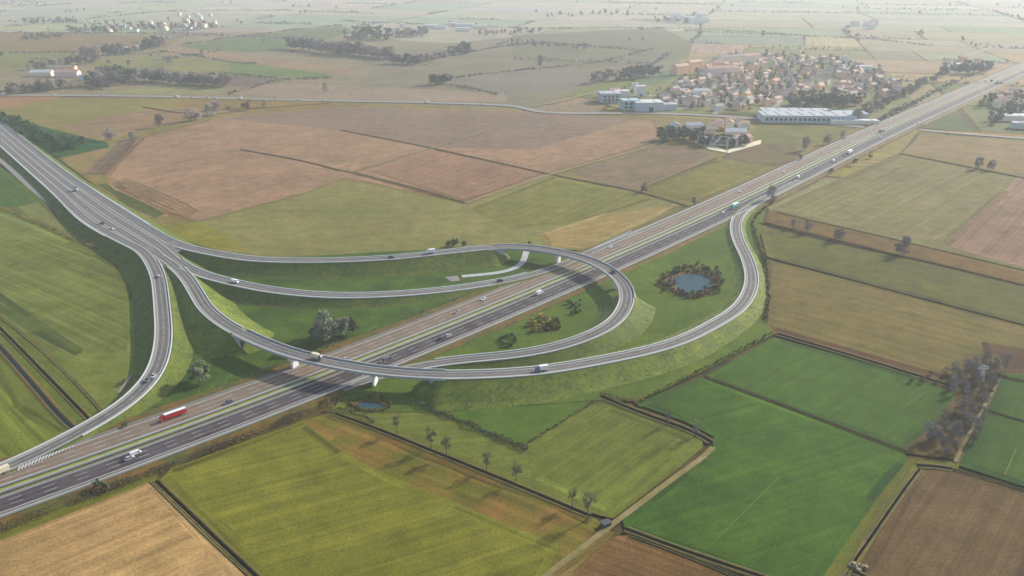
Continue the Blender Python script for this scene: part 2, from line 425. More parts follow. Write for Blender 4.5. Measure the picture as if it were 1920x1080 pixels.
exec_fields = [
  # far band above the country road
 ([(-60,62),(500,60),(960,88),(1130,150),(1000,207),(640,190),(0,179),(-60,179)],(172,154,124),(160,150,118),((0,100),(900,110)),.3,'tan plain above the country road'),
 ([(640,100),(960,70),(1240,92),(1290,125),(1110,160),(1000,206),(640,189),(700,130)],(162,148,124),(154,150,124),((640,120),(1200,110)),.3,'greyish brown fields above the bend of the country road'),
 ([(-60,60),(160,62),(340,72),(310,90),(150,96),(-60,92)],(176,156,126),(168,156,120),((0,75),(300,80)),.3,'pale tan field below the left hamlet'),
 ([(-60,92),(150,97),(190,108),(60,128),(-60,132)],(150,156,104),(158,156,116),((0,100),(180,108)),.3,'olive plot above the left farm'),
 ([(-60,96),(0,98),(90,104),(60,112),(-60,112)],(158,168,112),(156,158,108),((0,100),(90,108)),.2,'small greenish plot at the far left'),
 ([(335,86),(480,66),(640,48),(668,60),(545,90),(480,98),(380,94)],(138,174,112),(150,170,120),((340,85),(640,55)),.3,'hazy green field left of the long far row'),
 ([(340,112),(435,116),(616,139),(612,147),(540,148),(425,138),(330,124)],(124,172,96),(132,166,100),((340,115),(610,142)),.3,'bright green strip in the far fields'),
 ([(165,113),(300,101),(430,119),(430,133),(290,133),(175,126)],(152,162,108),(166,156,116),((165,113),(430,125)),.3,'olive field above the dense wood'),
 ([(300,92),(400,95),(672,131),(650,141),(430,114),(310,102)],(186,160,130),(178,154,124),((300,94),(660,134)),.3,'pinkish strip across the far fields'),
 ([(425,141),(545,149),(460,163),(405,158)],(132,118,106),(140,126,110),((425,142),(500,158)),.4,'dark brown plot right of the bare row'),
 ([(200,176),(280,161),(425,163),(400,177)],(156,164,108),(162,158,112),((200,174),(420,166)),.3,'olive plot between the dense wood and the road'),
 ([(430,176),(500,156),(740,164),(950,176),(950,192),(640,187)],(172,150,124),(178,152,124),((430,172),(950,186)),.3,'reddish tan strip along the country road'),
 ([(820,150),(1000,126),(1110,132),(1100,158),(960,178),(860,162)],(158,146,130),(152,146,124),((820,150),(1100,135)),.3,'grey-brown ploughed land left of the estate'),
 ([(960,66),(1240,52),(1300,80),(1290,110),(1110,128),(960,108)],(162,164,140),(168,160,136),((960,80),(1290,90)),.2,'pale grey-green land beyond the estate'),
 # background band between the country road and the motorway
 ([(-60,182),(330,182),(640,192),(960,203),(1010,214),(1200,216),(1660,246),(1300,380),(1100,470),(900,462),(500,480),(300,430),(180,350),(100,290),(-60,200)], (150,146,98),(168,148,112),((0,200),(600,220)),.3,'dull olive ground between the country road and the trunk road'),
 ([(-20,181),(120,180),(80,192),(0,206),(-20,208)],(188,158,128),(180,154,124),((0,190),(120,180)),.4,'small orange-tan field at the left edge below the country road'),
 ([(0,206),(110,186),(330,184),(345,200),(230,222),(120,235),(60,232),(0,212)],(160,156,112),(166,158,116),((0,200),(300,190)),.5,'olive field above the dark green wood'),
 ([(110,236),(270,206),(400,196),(470,204),(400,212),(290,238),(205,262),(150,250)],(178,154,126),(166,148,120),((120,240),(300,200)),.4,'pinkish field left of the row of bare trees'),
 ([(345,186),(700,194),(640,206),(470,208),(330,200)],(172,150,114),(160,150,104),((340,190),(690,196)),.5,'thin pinkish field under the country road'),
 ([(118,300),(200,272),(250,264),(195,330),(140,320)],(182,154,120),(156,150,104),((120,300),(250,265)),.2,'rough tan ground between wood and big ploughed field'),
 ([(158,325),(232,258),(262,256),(200,330)],(140,126,110),(150,136,116),((180,328),(245,260)),.9,'dark brown ploughed strip running to the bare trees'),
 ([(196,330),(264,258),(400,222),(640,200),(960,208),(1000,216),(1228,224),(1245,262),(1035,325),(872,380),(640,335),(560,365),(380,415),(310,405),(250,370)],(188,156,126),(172,148,120),((200,330),(640,210)),.35,'big pinkish tan ploughed field in the middle distance'),
 ([(420,222),(640,201),(960,209),(1200,222),(1000,280),(807,276),(640,245)],(162,148,130),(170,148,126),((640,210),(1200,225)),.3,'greyer far part of the tan field'),
 ([(690,320),(812,279),(1028,324),(874,378)],(170,142,116),(178,146,118),((690,320),(812,279)),.4,'brownish plot between two ditches in the tan field'),
 ([(200,345),(240,352),(330,392),(372,402),(350,412),(300,400),(215,368)],(166,136,104),(190,156,120),((200,350),(340,400)),.9,'reddish furrowed corner of the tan field'),
 ([(190,345),(240,366),(312,400),(290,408),(235,384)],(108,124,66),(120,128,74),((200,350),(300,400)),.3,'dark green wedge of rough grass beside the trunk road'),
 ([(372,414),(560,365),(645,334),(872,381),(1034,328),(1285,384),(1240,402),(1100,468),(900,466),(730,480),(500,486),(400,470),(315,440)],(158,148,102),(148,148,96),((400,440),(1100,380)),.3,'wide olive field behind the interchange'),
 ([(300,420),(380,418),(470,470),(400,466),(320,440)],(150,146,76),(158,148,84),((300,420),(470,470)),.2,'yellowish grass tip beside the first ramp'),
 ([(880,392),(1036,332),(1230,372),(1100,412),(960,430)],(142,142,92),(152,148,98),((880,392),(1036,332)),.4,'greener plot left of the motorway'),
 ([(1010,440),(1130,400),(1270,384),(1240,402),(1100,466),(1030,462)],(184,160,108),(168,150,104),((1010,440),(1240,390)),.4,'sandy triangle left of the motorway'),
 ([(1062,324),(1250,268),(1342,288),(1300,312),(1205,348),(1186,356)],(164,146,122),(154,140,114),((1062,324),(1250,270)),.4,'brown ploughed plot beside the farm'),
 ([(1205,356),(1342,300),(1452,312),(1300,378)],(150,146,94),(160,150,104),((1205,356),(1340,302)),.3,'olive plot between farm and motorway'),
 ([(1352,296),(1400,262),(1500,272),(1496,300),(1450,312)],(160,144,122),(148,142,112),((1352,296),(1480,270)),.3,'small brown plot beyond the farm'),
 ([(1400,262),(1420,236),(1600,240),(1560,262),(1500,275)],(162,158,112),(150,154,98),((1400,262),(1580,242)),.3,'pale olive plot in front of the long factory'),
 ([(-60,214),(0,213),(75,236),(202,268),(205,276),(150,288),(108,296),(60,268),(0,232),(-60,230)],(104,160,64),(96,150,60),((0,220),(200,270)),.1,'dark green ground under the wedge wood'),
 # right-hand side
 ([(1450,390),(1690,285),(1720,248),(1960,264),(1960,560),(1440,400)],(162,156,120),(156,150,112),((1450,390),(1700,290)),.3,'base of the olive land right of the motorway'),
 ([(1728,252),(1960,268),(1960,334),(1690,288)],(188,168,140),(176,162,124),((1728,252),(1960,268)),.3,'pinkish pale field under the right country road'),
 ([(1455,390),(1690,292),(1900,332),(1880,360),(1768,458),(1640,430)],(168,158,122),(160,154,114),((1455,390),(1690,292)),.5,'wide pale olive field right of the motorway'),
 ([(1884,358),(1905,332),(1960,338),(1960,512),(1770,460)],(182,156,132),(172,150,126),((1770,460),(1890,350)),.6,'pinkish ploughed field at the right edge'),
 ([(1430,390),(1480,400),(1960,520),(1960,545),(1424,414)],(164,146,98),(150,136,96),((1440,400),(1960,530)),.5,'dry strip between hedge and ditch'),
 ([(1422,420),(1960,545),(1960,618),(1438,484)],(134,142,82),(148,148,86),((1422,420),(1960,545)),.3,'long grey-green meadow with an irrigation edge'),
 ([(1438,486),(1960,620),(1960,740),(1870,700),(1775,718),(1456,622),(1424,602)],(160,146,112),(146,142,104),((1440,600),(1780,700)),.5,'rough brown fallow field right of the ring ramp'),
 ([(1424,600),(1456,614),(1785,706),(1775,722),(1450,626)],(138,118,92),(152,132,98),((1430,604),(1780,710)),.5,'reddish bank above the dark ditch'),
 ([(1840,640),(1960,660),(1960,700),(1850,700)],(140,124,100),(126,116,92),((1840,640),(1960,660)),.4,'brown corner behind the grey wood'),
 ([(1452,632),(1778,724),(1800,745),(1745,800),(1700,846),(1322,706)],(102,156,36),(104,152,40),((1322,706),(1460,632)),.3,'bright green field under the dark ditch'),
 ([(1318,708),(1698,848),(1700,872),(1640,940),(1536,1100),(1440,1090),(1172,992),(1166,972),(1280,884),(1336,840),(1338,818),(1284,790),(1190,756)],(98,156,30),(90,146,30),((1180,980),(1470,890)),.45,'large vivid green field in the right foreground'),
 ([(1878,700),(1960,706),(1960,925),(1796,872)],(102,154,36),(108,152,40),((1800,870),(1878,704)),.3,'green field at the right edge'),
 ([(1640,940),(1702,862),(1800,866),(1796,882),(1730,880),(1596,1100),(1530,1100)],(122,146,66),(140,138,78),((1560,1080),(1700,890)),.3,'grassy strip between green and brown fields'),
 ([(1700,900),(1722,880),(1790,884),(1960,932),(1960,1120),(1580,1120)],(146,127,106),(138,122,100),((1590,1080),(1740,880)),.7,'brown ploughed field in the right corner'),
 ([(1130,1010),(1180,1002),(1420,1096),(1440,1140),(990,1140)],(150,122,92),(140,116,86),((1130,1010),(1440,1120)),.9,'furrowed brown field at the bottom edge'),
 ([(1740,716),(1784,700),(1806,664),(1868,662),(1888,690),(1876,712),(1840,790),(1800,862),(1700,850),(1690,846),(1745,800),(1795,740)],(150,134,108),(128,124,88),((1700,712),(1880,640)),.2,'brown undergrowth under the right-hand wood'),
 # centre foreground
 ([(620,772),(640,745),(830,770),(1120,748),(1316,815),(1318,838),(1270,880),(1150,972),(1120,965)],(124,146,82),(134,150,88),((980,840),(1300,815)),.5,'grey-green field with the line of thin trees'),
 ([(985,842),(1130,757),(1300,820),(1270,868),(1150,965),(1000,900)],(130,152,84),(120,146,80),((1130,960),(1300,830)),.7,'striped pale green field between hedge and sand track'),
 ([(790,758),(1120,748),(1116,754),(984,836)],(98,150,58),(106,156,66),((800,760),(1100,750)),.2,'bright green triangle under the ring ramp'),
 ([(556,792),(622,774),(1112,970),(1145,992),(1050,1090),(990,1040),(850,975),(700,905),(600,850)],(164,134,90),(134,134,70),((620,790),(1100,980)),.5,'rough tan and olive strip beside the ditch'),
 ([(300,900),(320,878),(566,790),(640,846),(740,896),(860,944),(1050,1024),(1000,1120),(520,1120)],(148,150,82),(138,141,70),((560,1080),(960,960)),.65,'large olive field in the foreground'),
 ([(-80,1050),(0,1012),(276,904),(292,908),(500,1120),(-80,1120)],(206,172,124),(192,162,116),((0,1010),(276,904)),.6,'tan stubble field in the left corner'),
 ([(-80,1020),(0,984),(270,890),(300,876),(292,908),(276,906),(0,1014),(-80,1054)],(136,146,60),(122,124,54),((0,990),(270,895)),.5,'green margin beside the brown scrub'),
 # left
 ([(-80,270),(-20,300),(100,375),(235,500),(262,540),(264,690),(230,735),(150,815),(0,880),(-80,920)],(128,150,90),(120,144,80),((0,600),(200,780)),.4,'green land left of the ramps'),
 ([(-80,270),(-4,308),(76,376),(34,388),(-80,380)],(112,158,66),(106,150,62),((0,310),(70,375)),.4,'bright green field at the left edge'),
 ([(34,388),(78,378),(150,440),(185,478),(136,448),(60,412)],(146,150,100),(140,146,94),((40,390),(140,440)),.3,'grey-green plot beside the service road'),
 ([(-80,372),(0,396),(70,424),(134,452),(184,476),(234,500),(256,530),(260,560),(258,690),(240,712),(150,700),(0,590),(-80,540)],(142,162,104),(130,152,94),((0,560),(255,680)),.7,'big striped pale green field left of the ramps'),
 ([(-40,520),(0,548),(60,590),(155,655),(150,672),(60,625),(-40,560)],(112,144,84),(120,150,92),((0,550),(150,660)),.3,'darker wet streak in the striped field'),
 ([(150,662),(256,660),(254,700),(225,735),(196,768),(100,690)],(144,164,98),(128,152,86),((150,665),(250,665)),.2,'short pale green plot above the red ditch'),
 ([(-80,656),(0,680),(48,760),(122,806),(60,850),(0,874),(-80,900)],(140,162,88),(128,152,80),((0,700),(110,810)),.9,'ribbed light green field in the lower left'),
 ([(1050,1130),(1030,1070),(1136,990),(1150,1000),(1075,1070),(1060,1130)],(150,140,90),(160,140,100),((1030,1070),(1140,990)),.3,'verge beside the sand track'),
]
for f in exec_fields: field(*f)
# interchange lawns
FZ[0] = .25
for pts, c1, c2, lb in [
 ([(280,470),(500,484),(900,462),(1000,458),(1110,480),(1000,520),(640,700),(420,790),(180,850),(60,890),(230,760),(290,690),(310,620),(300,540)],(106,152,62),(92,138,54),'lawn inside the interchange left of the motorway'),
 ([(620,740),(700,690),(1000,560),(1380,395),(1440,380),(1424,440),(1436,520),(1434,598),(1452,626),(1330,690),(1200,752),(1118,750),(830,772),(680,772)],(104,152,60),(118,154,66),'lawn inside the loop and ring ramps'),
]:
    FZ[0] += .01; q = ccw([P(p[0], p[1], FZ[0] - .06) for p in pts])
    poly_object('lawn', [(q, want(*real(c1)), want(*real(c2)), (1, .4), .1)], label=lb)

# ---------------------------------------------------------------- motorway
MW = trace([(-160,978,1),(0,925,1),(333,808,1),(620,698,1),(900,587,1),(1140,486,1),(1387,376,1),(1640,253,1),(1767,196,1),(1920,128,1)], sm=160, before=150, after=1800, step=8)
HWU, HWL = 19.5, 18.5                               # far (left) side and near (right) side half widths
embankment(offs(MW, lambda t: -HWL - 2.2 - 1.6 * (1 + noise.noise(Vector((t * 90, 3, 1)))), -.12), offs(MW, lambda t: HWU + 2.6 + 2.6 * (1 + noise.noise(Vector((t * 70, 1, 1)))), -.12), 1.8, M['verge_brown'], label='low dry verge carrying the motorway')
def surf(name, p, spans, label):
    mb = MB(); mats = []
    for (a, b, dz, m) in spans:
        if m not in mats: mats.append(m)
        ribbon(mb, p, a, b, dz, mats.index(m))
    return tag(mb.build(name, [M[x] for x in mats]), label, None, None, 'structure')
surf('motorway', MW, [(3.6, HWU, .0, 'asphalt_pink'), (-HWL, -4.2, .0, 'asphalt_dark'), (-4.2, 3.6, -.03, 'median_green'), (-.2, 2.0, .04, 'median'), (2.5, 3.6, -.01, 'ditch'), (-4.2, -3.4, .01, 'shoulder'),  # ditch span here: painted shadow and hedge line of the median, no ditch
     (-HWL, -HWL + 2.8, .02, 'motorway_edge'), (HWU - 3.0, HWU, .02, 'motorway_edge')], 'dual carriageway motorway crossing the whole picture')
surf('lane_wear', MW, [(5.2, 7.4, .012, 'lane_worn'), (8.9, 11.2, .012, 'lane_worn'), (12.6, 15.0, .012, 'lane_worn'), (-7.7, -5.6, .012, 'lane_dark'), (-11.2, -9.0, .012, 'lane_dark'), (-14.8, -12.6, .012, 'lane_dark')], 'darker worn wheel lanes of the motorway')
mb = MB()
for a in (4.4, HWU - 3.4, -5.0, -HWL + 3.2): ribbon(mb, MW, a - .16, a + .16, .05)
for a in (8.1, 11.9, -8.4, -11.8): dashes(mb, MW[:200], a, .18, 4.5, 7.5, .05)
tag(mb.build('road_marking', M['paint']), 'white lane lines of the motorway', None, None, 'structure')
rail('guardrail', MW, -1.4, .9, .35, M['steel'], 'steel guardrail on the near side of the motorway median')
rail('guardrail', MW, 3.0, .9, .35, M['steel'], 'steel guardrail on the far side of the motorway median')
rail('guardrail', MW, -HWL - .3, .9, .35, M['steel'], 'steel guardrail along the near outer edge of the motorway')
i0 = near(MW, 1110, 470); 
rail('guardrail', MW[i0:], HWU + .3, .9, .35, M['steel'], 'steel guardrail along the far outer edge of the motorway beyond the loop bridge')

# ---------------------------------------------------------------- trunk road and ramps
TZ = 7.0
pairs = [((0,272),(42,259)), ((50,317),(99,304)), ((97,360),(152,342)), ((150,413),(232,392)), ((217,453),(302,436)), ((262,478),(338,456))]
TZS = [2.6, 2.9, 3.5, 4.9, 6.3, 7.0]
Lp = trace([(*a, z_) for (a, b), z_ in zip(pairs, TZS)], sm=6, before=420, step=6)
Rp = trace([(*b, z_) for (a, b), z_ in zip(pairs, TZS)], sm=6, before=420, step=6)
n = min(len(Lp), len(Rp)); 
def renum(p, n):
    d = resample(p, 1.0); return [d[round(i * (len(d) - 1) / (n - 1))] for i in range(n)]
Lp, Rp = renum(Lp, 90), renum(Rp, 90)
down = Vector((0, 0, -.25))
mbk = MB(); strip(mbk, Lp, Rp)
tr = mbk.build('trunk_road', M['asphalt']); tag(tr, 'wide trunk road coming in from the upper left', None, None, 'structure')
oL = [q - (Rp[i] - q).normalized() * 1.3 + down for i, q in enumerate(Lp)]; oR = [q + (q - Lp[i]).normalized() * 1.3 + down for i, q in enumerate(Rp)]
embankment(oL, oR, 1.7, M['slope'], label='grassy embankment of the trunk road')
rail('guardrail', Rp[:-6], .7, .6, .7, M['steel'], 'pale guardrail along the upper edge of the trunk road')
rail('guardrail', Lp[:-6], -.7, .6, .6, M['steel'], 'guardrail along the lower edge of the trunk road')
def lane_pts(fr): return [(a[0] + (b[0] - a[0]) * fr, a[1] + (b[1] - a[1]) * fr, z_) for (a, b), z_ in zip(pairs[:5], TZS)]
R1 = trace(lane_pts(.875) + [(335,460,7),(400,475,7),(480,487,7),(600,489,7.2),(730,484,7.5),(815,475,7.8),(933,463,8),(990,464,8),(1040,471,8.2),(1107,488,8.2),(1150,512,8),(1175,540,7.6),(1177,562,7.2),(1168,585,6.6),(1147,610,5.8),(1090,637,4.6),(1040,652,3.7),(973,665,2.8),(873,674,1.9),(807,682,1.5),(750,694,1.25),(700,706,1.15),(640,728,1.1)], sm=14, before=400)
R2 = trace(lane_pts(.625) + [(300,462,7),(335,492,7),(373,513,6.6),(441,531,6),(500,543,5.5),(567,551,5),(640,555,4.4),(740,552,3.5),(840,543,2.6),(940,528,1.7),(1007,512,1.25),(1060,494,1.15),(1130,462,1.1),(1190,434,1.1)], sm=10, before=400)
R3 = trace(lane_pts(.375) + [(298,478,7),(325,497,7),(347,517,7.2),(367,547,7.5),(385,577,7.8),(419,606,8),(467,632,8.2),(517,653,8.3),(567,669,8.4),(636,684,8.4),(702,695,8.3),(769,701,8.2),(838,704,8),(940,701,7.6),(1025,694,7),(1107,680,6.4),(1207,660,5.8),(1280,638,5.2),(1330,613,4.7),(1380,583,4.1),(1403,553,3.6),(1410,520,3.1),(1400,483,2.6),(1385,453,2.1),(1379,423,1.7),(1390,399,1.4),(1418,380,1.2),(1450,363,1.1),(1500,338,1.1)], sm=10, before=400)
R4 = trace(lane_pts(.125)[:4] + [(230,451,6.4),(262,466,6.9),(282,487,7),(297,520,6.8),(302,555,6.6),(306,600,6.3),(307,630,6),(302,667,5.4),(290,700,4.6),(271,725,3.8),(233,760,2.8),(167,800,1.8),(117,827,1.3),(50,860,1.15),(-20,890,1.1),(-120,930,1.1)], sm=10, before=400, after=60)
HW = 3.95
def ramp(p, label, slope_spans, mat, dz, wdt=HW, slope=1.7, rails=(), dashed=True, seed=1, name='slip_road'):
    surf(name, p, [(-wdt, wdt, dz, 'asphalt'), (-2.0, -.5, dz + .012, 'tyre_lane'), (.7, 2.2, dz + .012, 'tyre_lane'), (-wdt, -wdt + 1.25, dz + .02, 'shoulder'), (wdt - 1.05, wdt, dz + .02, 'shoulder')], label)
    mb = MB()
    for a in (-wdt + 1.35, wdt - 1.15): ribbon(mb, p, a - .13, a + .13, dz + .05)
    dashes(mb, p, .05, .12, 3, 4.5, dz + .05)
    tag(mb.build('road_marking', M['paint']), 'white lines on the ' + label, None, None, 'structure')
    for a, b in slope_spans:
        q = p[a:b]; cn = (a > 0, b < len(p))
        embankment(offs(q, -wdt - 1.2, -.15 + dz * .3), offs(q, wdt + 1.2, -.15 + dz * .3), slope, mat, label='grassy embankment under the ' + label, seed=seed, cones=cn)
    for side, a, b, what in rails:
        rail('guardrail', p[a:b], side * (wdt + .3), .6, .6, M['steel'], what)
N1, N2, N3, N4 = len(R1), len(R2), len(R3), len(R4)
b2a, b2b = near(R1, 930, 463), near(R1, 1177, 560)
b1a, b1b = near(R3, 450, 625), near(R3, 838, 704)
s1, s2, s3, s4 = near(R1, 345, 462), near(R2, 345, 500), near(R3, 325, 497), near(R4, 282, 487)
ramp(R1, 'loop ramp that swings over the motorway', [(0, b2a + 1), (b2b - 1, N1)], M['slope'], .05, rails=[
    (1, 0, b2a, 'steel guardrail on the far side of the loop ramp before its bridge'), (-1, s1, b2a, 'steel guardrail on the near side of the loop ramp before its bridge'),
    (1, b2b, near(R1, 780, 688), 'steel guardrail on the outer edge of the loop ramp after its bridge'), (-1, b2b, near(R1, 800, 684), 'steel guardrail on the inner edge of the loop ramp after its bridge')], seed=1)
ramp(R2, 'ramp descending to the far carriageway', [(0, N2)], M['slope'], .08, rails=[
    (1, s2 - 4, near(R2, 1000, 514), 'steel guardrail on the far side of the descending ramp'), (-1, s2, near(R2, 930, 530), 'steel guardrail on the near side of the descending ramp')], seed=2)
ramp(R3, 'long ramp curving over the motorway and round the pond', [(0, b1a + 1), (b1b - 1, N3)], M['slope_b'], .11, slope=1.9, rails=[
    (1, s3 + 2, b1a, 'steel guardrail on the far side of the long ramp before its bridge'), (-1, s3, b1a, 'steel guardrail on the near side of the long ramp before its bridge'),
    (1, b1b, near(R3, 1385, 405), 'steel guardrail on the pond side of the long ramp'), (-1, b1b, near(R3, 1410, 382), 'steel guardrail on the outer side of the long ramp')], seed=3)
ramp(R4, 'left ramp joining the motorway in the lower left', [(0, N4)], M['slope'], .14, wdt=4.1, rails=[
    (1, s4 + 1, near(R4, 110, 830), 'steel guardrail on the right-hand side of the left ramp') if False else (1, s4 + 1, near(R4, 130, 820), 'steel guardrail between the left ramp and the lawn'),
    (-1, 0, N4, 'steel guardrail on the field side of the left ramp')], seed=4)
# gore between the second and third ramp and hatching of the lower left merge
gp = [P(x, y, TZ - .06) for x, y in [(326,458),(342,468),(332,474),(356,506),(350,509),(324,491),(305,500),(298,500),(292,482)]]
g_ = MB(); g_.add([q + Vector((0, 0, -.02)) for q in ccw(gp)], [tuple(range(len(gp)))]); tag(g_.build('gore_area', M['asphalt']), 'paved gore where the ramps part', None, None, 'structure')
mb = MB()
for k in range(17):
    a = P(34 + k * 6.3, 882 - k * 2.75, 1.3); b = P(40 + k * 6.1, 869 - k * 2.1, 1.3)
    d = (b - a).normalized(); nn = Vector((-d.y, d.x, 0)) * .35
    mb.add([a - nn, b - nn, b + nn, a + nn], [(0, 3, 2, 1)])
tag(mb.build('road_marking', M['paint']), 'white hatching where the left ramp joins', None, None, 'structure')

# rough grass on the banks and lawns: uncountable tufts
M['tuft_a'] = foliage('pale_dry_tufts', (.26, .27, .09, 1), (.34, .33, .13, 1), (.20, .23, .07, 1)); M['tuft_b'] = foliage('green_tufts', (.08, .12, .03, 1), (.12, .17, .045, 1), (.15, .17, .05, 1))
def tufts(label, areas, dens, hgt, seed, pale=.5):
    rnd = random.Random(seed); mb = MB()
    for o, k in areas:
        me = o.data
        for f in me.polygons:
            if f.area < 1: continue
            c_ = f.center
            if c_.y > 900 or c_.y < 150 or abs(c_.x) > 420: continue
            vv = [me.vertices[i].co for i in f.vertices]; e = f.area * dens * k
            for _ in range(int(e) + (rnd.random() < e % 1)):
                if len(vv) == 4:
                    u, v = rnd.random(), rnd.random(); q = vv[0].lerp(vv[1], u).lerp(vv[3].lerp(vv[2], u), v)
                else: q = c_.copy()
                if f.normal.z > .995 and len(vv) == 4: continue
                g = noise.noise(Vector((q.x * .07, q.y * .07, seed)))
                if rnd.random() > .65 + g: continue
                a = rnd.uniform(0, 3.14); w_ = hgt * rnd.uniform(.6, 1.5); h = hgt * rnd.uniform(.5, 1.4); d = Vector((math.cos(a) * w_, math.sin(a) * w_, 0))
                lean = Vector((rnd.uniform(-.4, .4), rnd.uniform(-.4, .4), h))
                mb.add([q - d * .5 - Vector((0, 0, .1)), q + d * .5 - Vector((0, 0, .1)), q + d * .35 + lean, q - d * .35 + lean], [(0, 1, 2, 3)], 0 if rnd.random() < pale else 1)
    return tag(mb.build('grass_tufts', [M['tuft_a'], M['tuft_b']]), label, 'grass', None, 'stuff')
tufts('rough grass tufts on the ramp embankments', TUFT_AREAS, .10, .42, 4, .75)
# bridges
def bridge(p, hw, label, piers, wing=True):
    root = empty('road_bridge', p[len(p) // 2].copy()); root.location.z = 0
    tag(root, label, 'bridge')
    off = root.location.copy()
    def loc(q): return q - off
    mb = MB(); t = -.03; d = 1.5
    T = offs(p, -hw - .9, t), offs(p, hw + .9, t); B = offs(p, -hw + .8, t - d), offs(p, hw - .8, t - d)
    Mi = offs(p, -hw - .9, t - .45), offs(p, hw + .9, t - .45)
    T, B, Mi = [[[loc(q) for q in s] for s in X] for X in (T, B, Mi)]
    strip(mb, T[0], T[1]); strip(mb, Mi[0], T[0]); strip(mb, B[0], Mi[0]); strip(mb, B[1], B[0]); strip(mb, Mi[1], B[1]); strip(mb, T[1], Mi[1])
    for k in (0, -1): mb.add([T[0][k], T[1][k], Mi[1][k], B[1][k], B[0][k], Mi[0][k]], [(0, 1, 2, 3, 4, 5)])
    mb.build('deck', M['concrete'], root)
    for s in (-1, 1):
        m2 = MB(); a = s * (hw + .65)
        A, B_ = [loc(q) for q in offs(p, a - .26, 0)], [loc(q) for q in offs(p, a + .26, 0)]; up = Vector((0, 0, .9))
        A2, B2 = [q + up for q in A], [q + up for q in B_]
        strip(m2, A2, B2); strip(m2, A, A2); strip(m2, B2, B_); m2.build('parapet', M['concrete'], root)
    for (i, w_, rz) in piers:
        q = p[i]; nn = normals(p)[i]; a = math.atan2(nn.y, nn.x); h = q.z - 1.5
        m3 = MB(); c = loc(Vector((q.x, q.y, 0)))
        m3.box(c.x, c.y, h / 2 - .4, w_ * .62, 1.3, h + .8, 0, a); m3.box(c.x, c.y, h - .5, w_, 1.7, 1.0, 0, a)
        m3.build('pier', M['white_concrete'], root)
    for i in (0, len(p) - 1):
        q = p[i]; nn = normals(p)[i]; a = math.atan2(nn.y, nn.x); c = loc(q); h = q.z - .2
        m4 = MB(); m4.box(c.x, c.y, h / 2 - .2, 2 * hw + 2.6, 1.6, h, 0, a)
        tvec = Vector((-nn.y, nn.x, 0)) * (1 if i else -1)
        for s in (-1, 1):
            cc = c + nn * s * (hw + 1.1) - tvec * -3.2
            m4.box(cc.x, cc.y, h / 2 + .3, .5, 7.5, h + .8, 0, a)
        m4.build('abutment', M['concrete'], root)
    return root
q1 = R3[b1a:b1b + 1]
bridge(q1, HW, 'long curved concrete bridge carrying the ramp over the motorway in the centre left', [(near(q1, 552, 665), 7, 0), (near(q1, 697, 695), 7, 0)])
q2 = R1[b2a:b2b + 1]
bridge(q2, HW, 'curved concrete bridge carrying the loop ramp over the motorway beside the pond', [(near(q2, 1047, 472), 7, 0), (near(q2, 1160, 522), 7, 0)])

# ---------------------------------------------------------------- smaller roads, tracks, ditches, water
def lane(name, pts, wd, mat, label, z=.3, step=5, **kw):
    p = trace([(x, y, z) for x, y in pts], sm=3, step=step, **kw); mb = MB(); ribbon(mb, p, -wd / 2, wd / 2)
    tag(mb.build(name, M[mat]), label, None, None, 'structure'); return p
SR = lane('service_road', [(-60,252),(0,300),(68,360),(130,406),(175,438),(197,453)], 5.0, 'shoulder', 'narrow service road at the foot of the trunk road bank', before=150)
mb = MB(); 
lane('service_road', [(988,467),(984,482),(978,495),(962,505),(930,512),(866,518)], 4.5, 'concrete', 'thin service road bending under the loop bridge', .34)
mb = MB(); mb.add([P(x, y, .36) for x, y in [(834,519),(858,517),(863,526),(846,528)]], [(0, 3, 2, 1)]); tag(mb.build('paved_pad', M['shoulder']), 'small paved pad at the end of the thin service road', None, None, 'structure')
lane('track', [(264,545),(261,600),(261,660),(256,690),(240,712),(222,736)], 1.6, 'shoulder', 'thin gravel track under the left ramp bank', .26)
CR = lane('country_road', [(-60,178),(0,178),(250,180),(420,184),(640,189),(800,192),(960,198),(1000,208),(1060,212),(1200,212),(1330,216),(1440,224),(1620,238)], 13, 'shoulder', 'country road running across behind the big tan field', .3, step=12, before=400)
lane('country_road', [(985,200),(1040,192),(1085,180),(1120,172)], 8, 'track', 'side road leading into the village', .32)
lane('country_road', [(1722,243),(1800,250),(1960,262)], 9, 'shoulder', 'country road right of the motorway', .3, after=400)
lane('country_road', [(1790,112),(1820,102),(1862,88)], 9, 'shoulder', 'hazy far road beside the motorway', .3)
lane('track', [(1250,262),(1185,284),(1035,326),(874,380)], 4.5, 'track', 'straight sand track from the farm across the tan field', .3)
lane('track', [(874,380),(640,318)], 2, 'bank', 'faint dark edge of the olive field', .28)
lane('track', [(660,322),(807,278),(960,232)], 2.2, 'track', 'faint track crossing the tan field', .29)
lane('track', [(1337,838),(1322,856),(1280,884),(1200,944),(1152,980),(1020,1082)], 2.5, 'track', 'sand track between the striped and the vivid green field', .3, after=20)
lane('track', [(1873,712),(1830,790),(1791,866)], 1.5, 'track', 'narrow track between the wood and the right green field', .3)
lane('track', [(1696,886),(1640,975),(1580,1085)], .6, 'bank', 'tractor line on the grassy strip', .3, after=20)
lane('track', [(1462,893),(1342,1012)], .45, 'pale_line', 'pale tractor line in the vivid green field', .3)
lane('track', [(1735,735),(1700,760)], .45, 'pale_line', 'pale tractor line in the upper green field', .3)
lane('track', [(1905,842),(1884,890)], .45, 'pale_line', 'pale tractor line in the right green field', .3)
lane('track', [(1200,357),(1345,300)], 3, 'bank', 'brown path behind the farm plot', .3)
for k in range(5): lane('track', [(214 + k * 6, 346 - k * 3 + 0), (300 + k * 9, 388 - k * 3), (352 + k * 5, 408 - k * 3)], .8, 'bank', 'dark wheel track in the reddish corner, number %s from the road' % ['one', 'two', 'three', 'four', 'five'][k], .3)
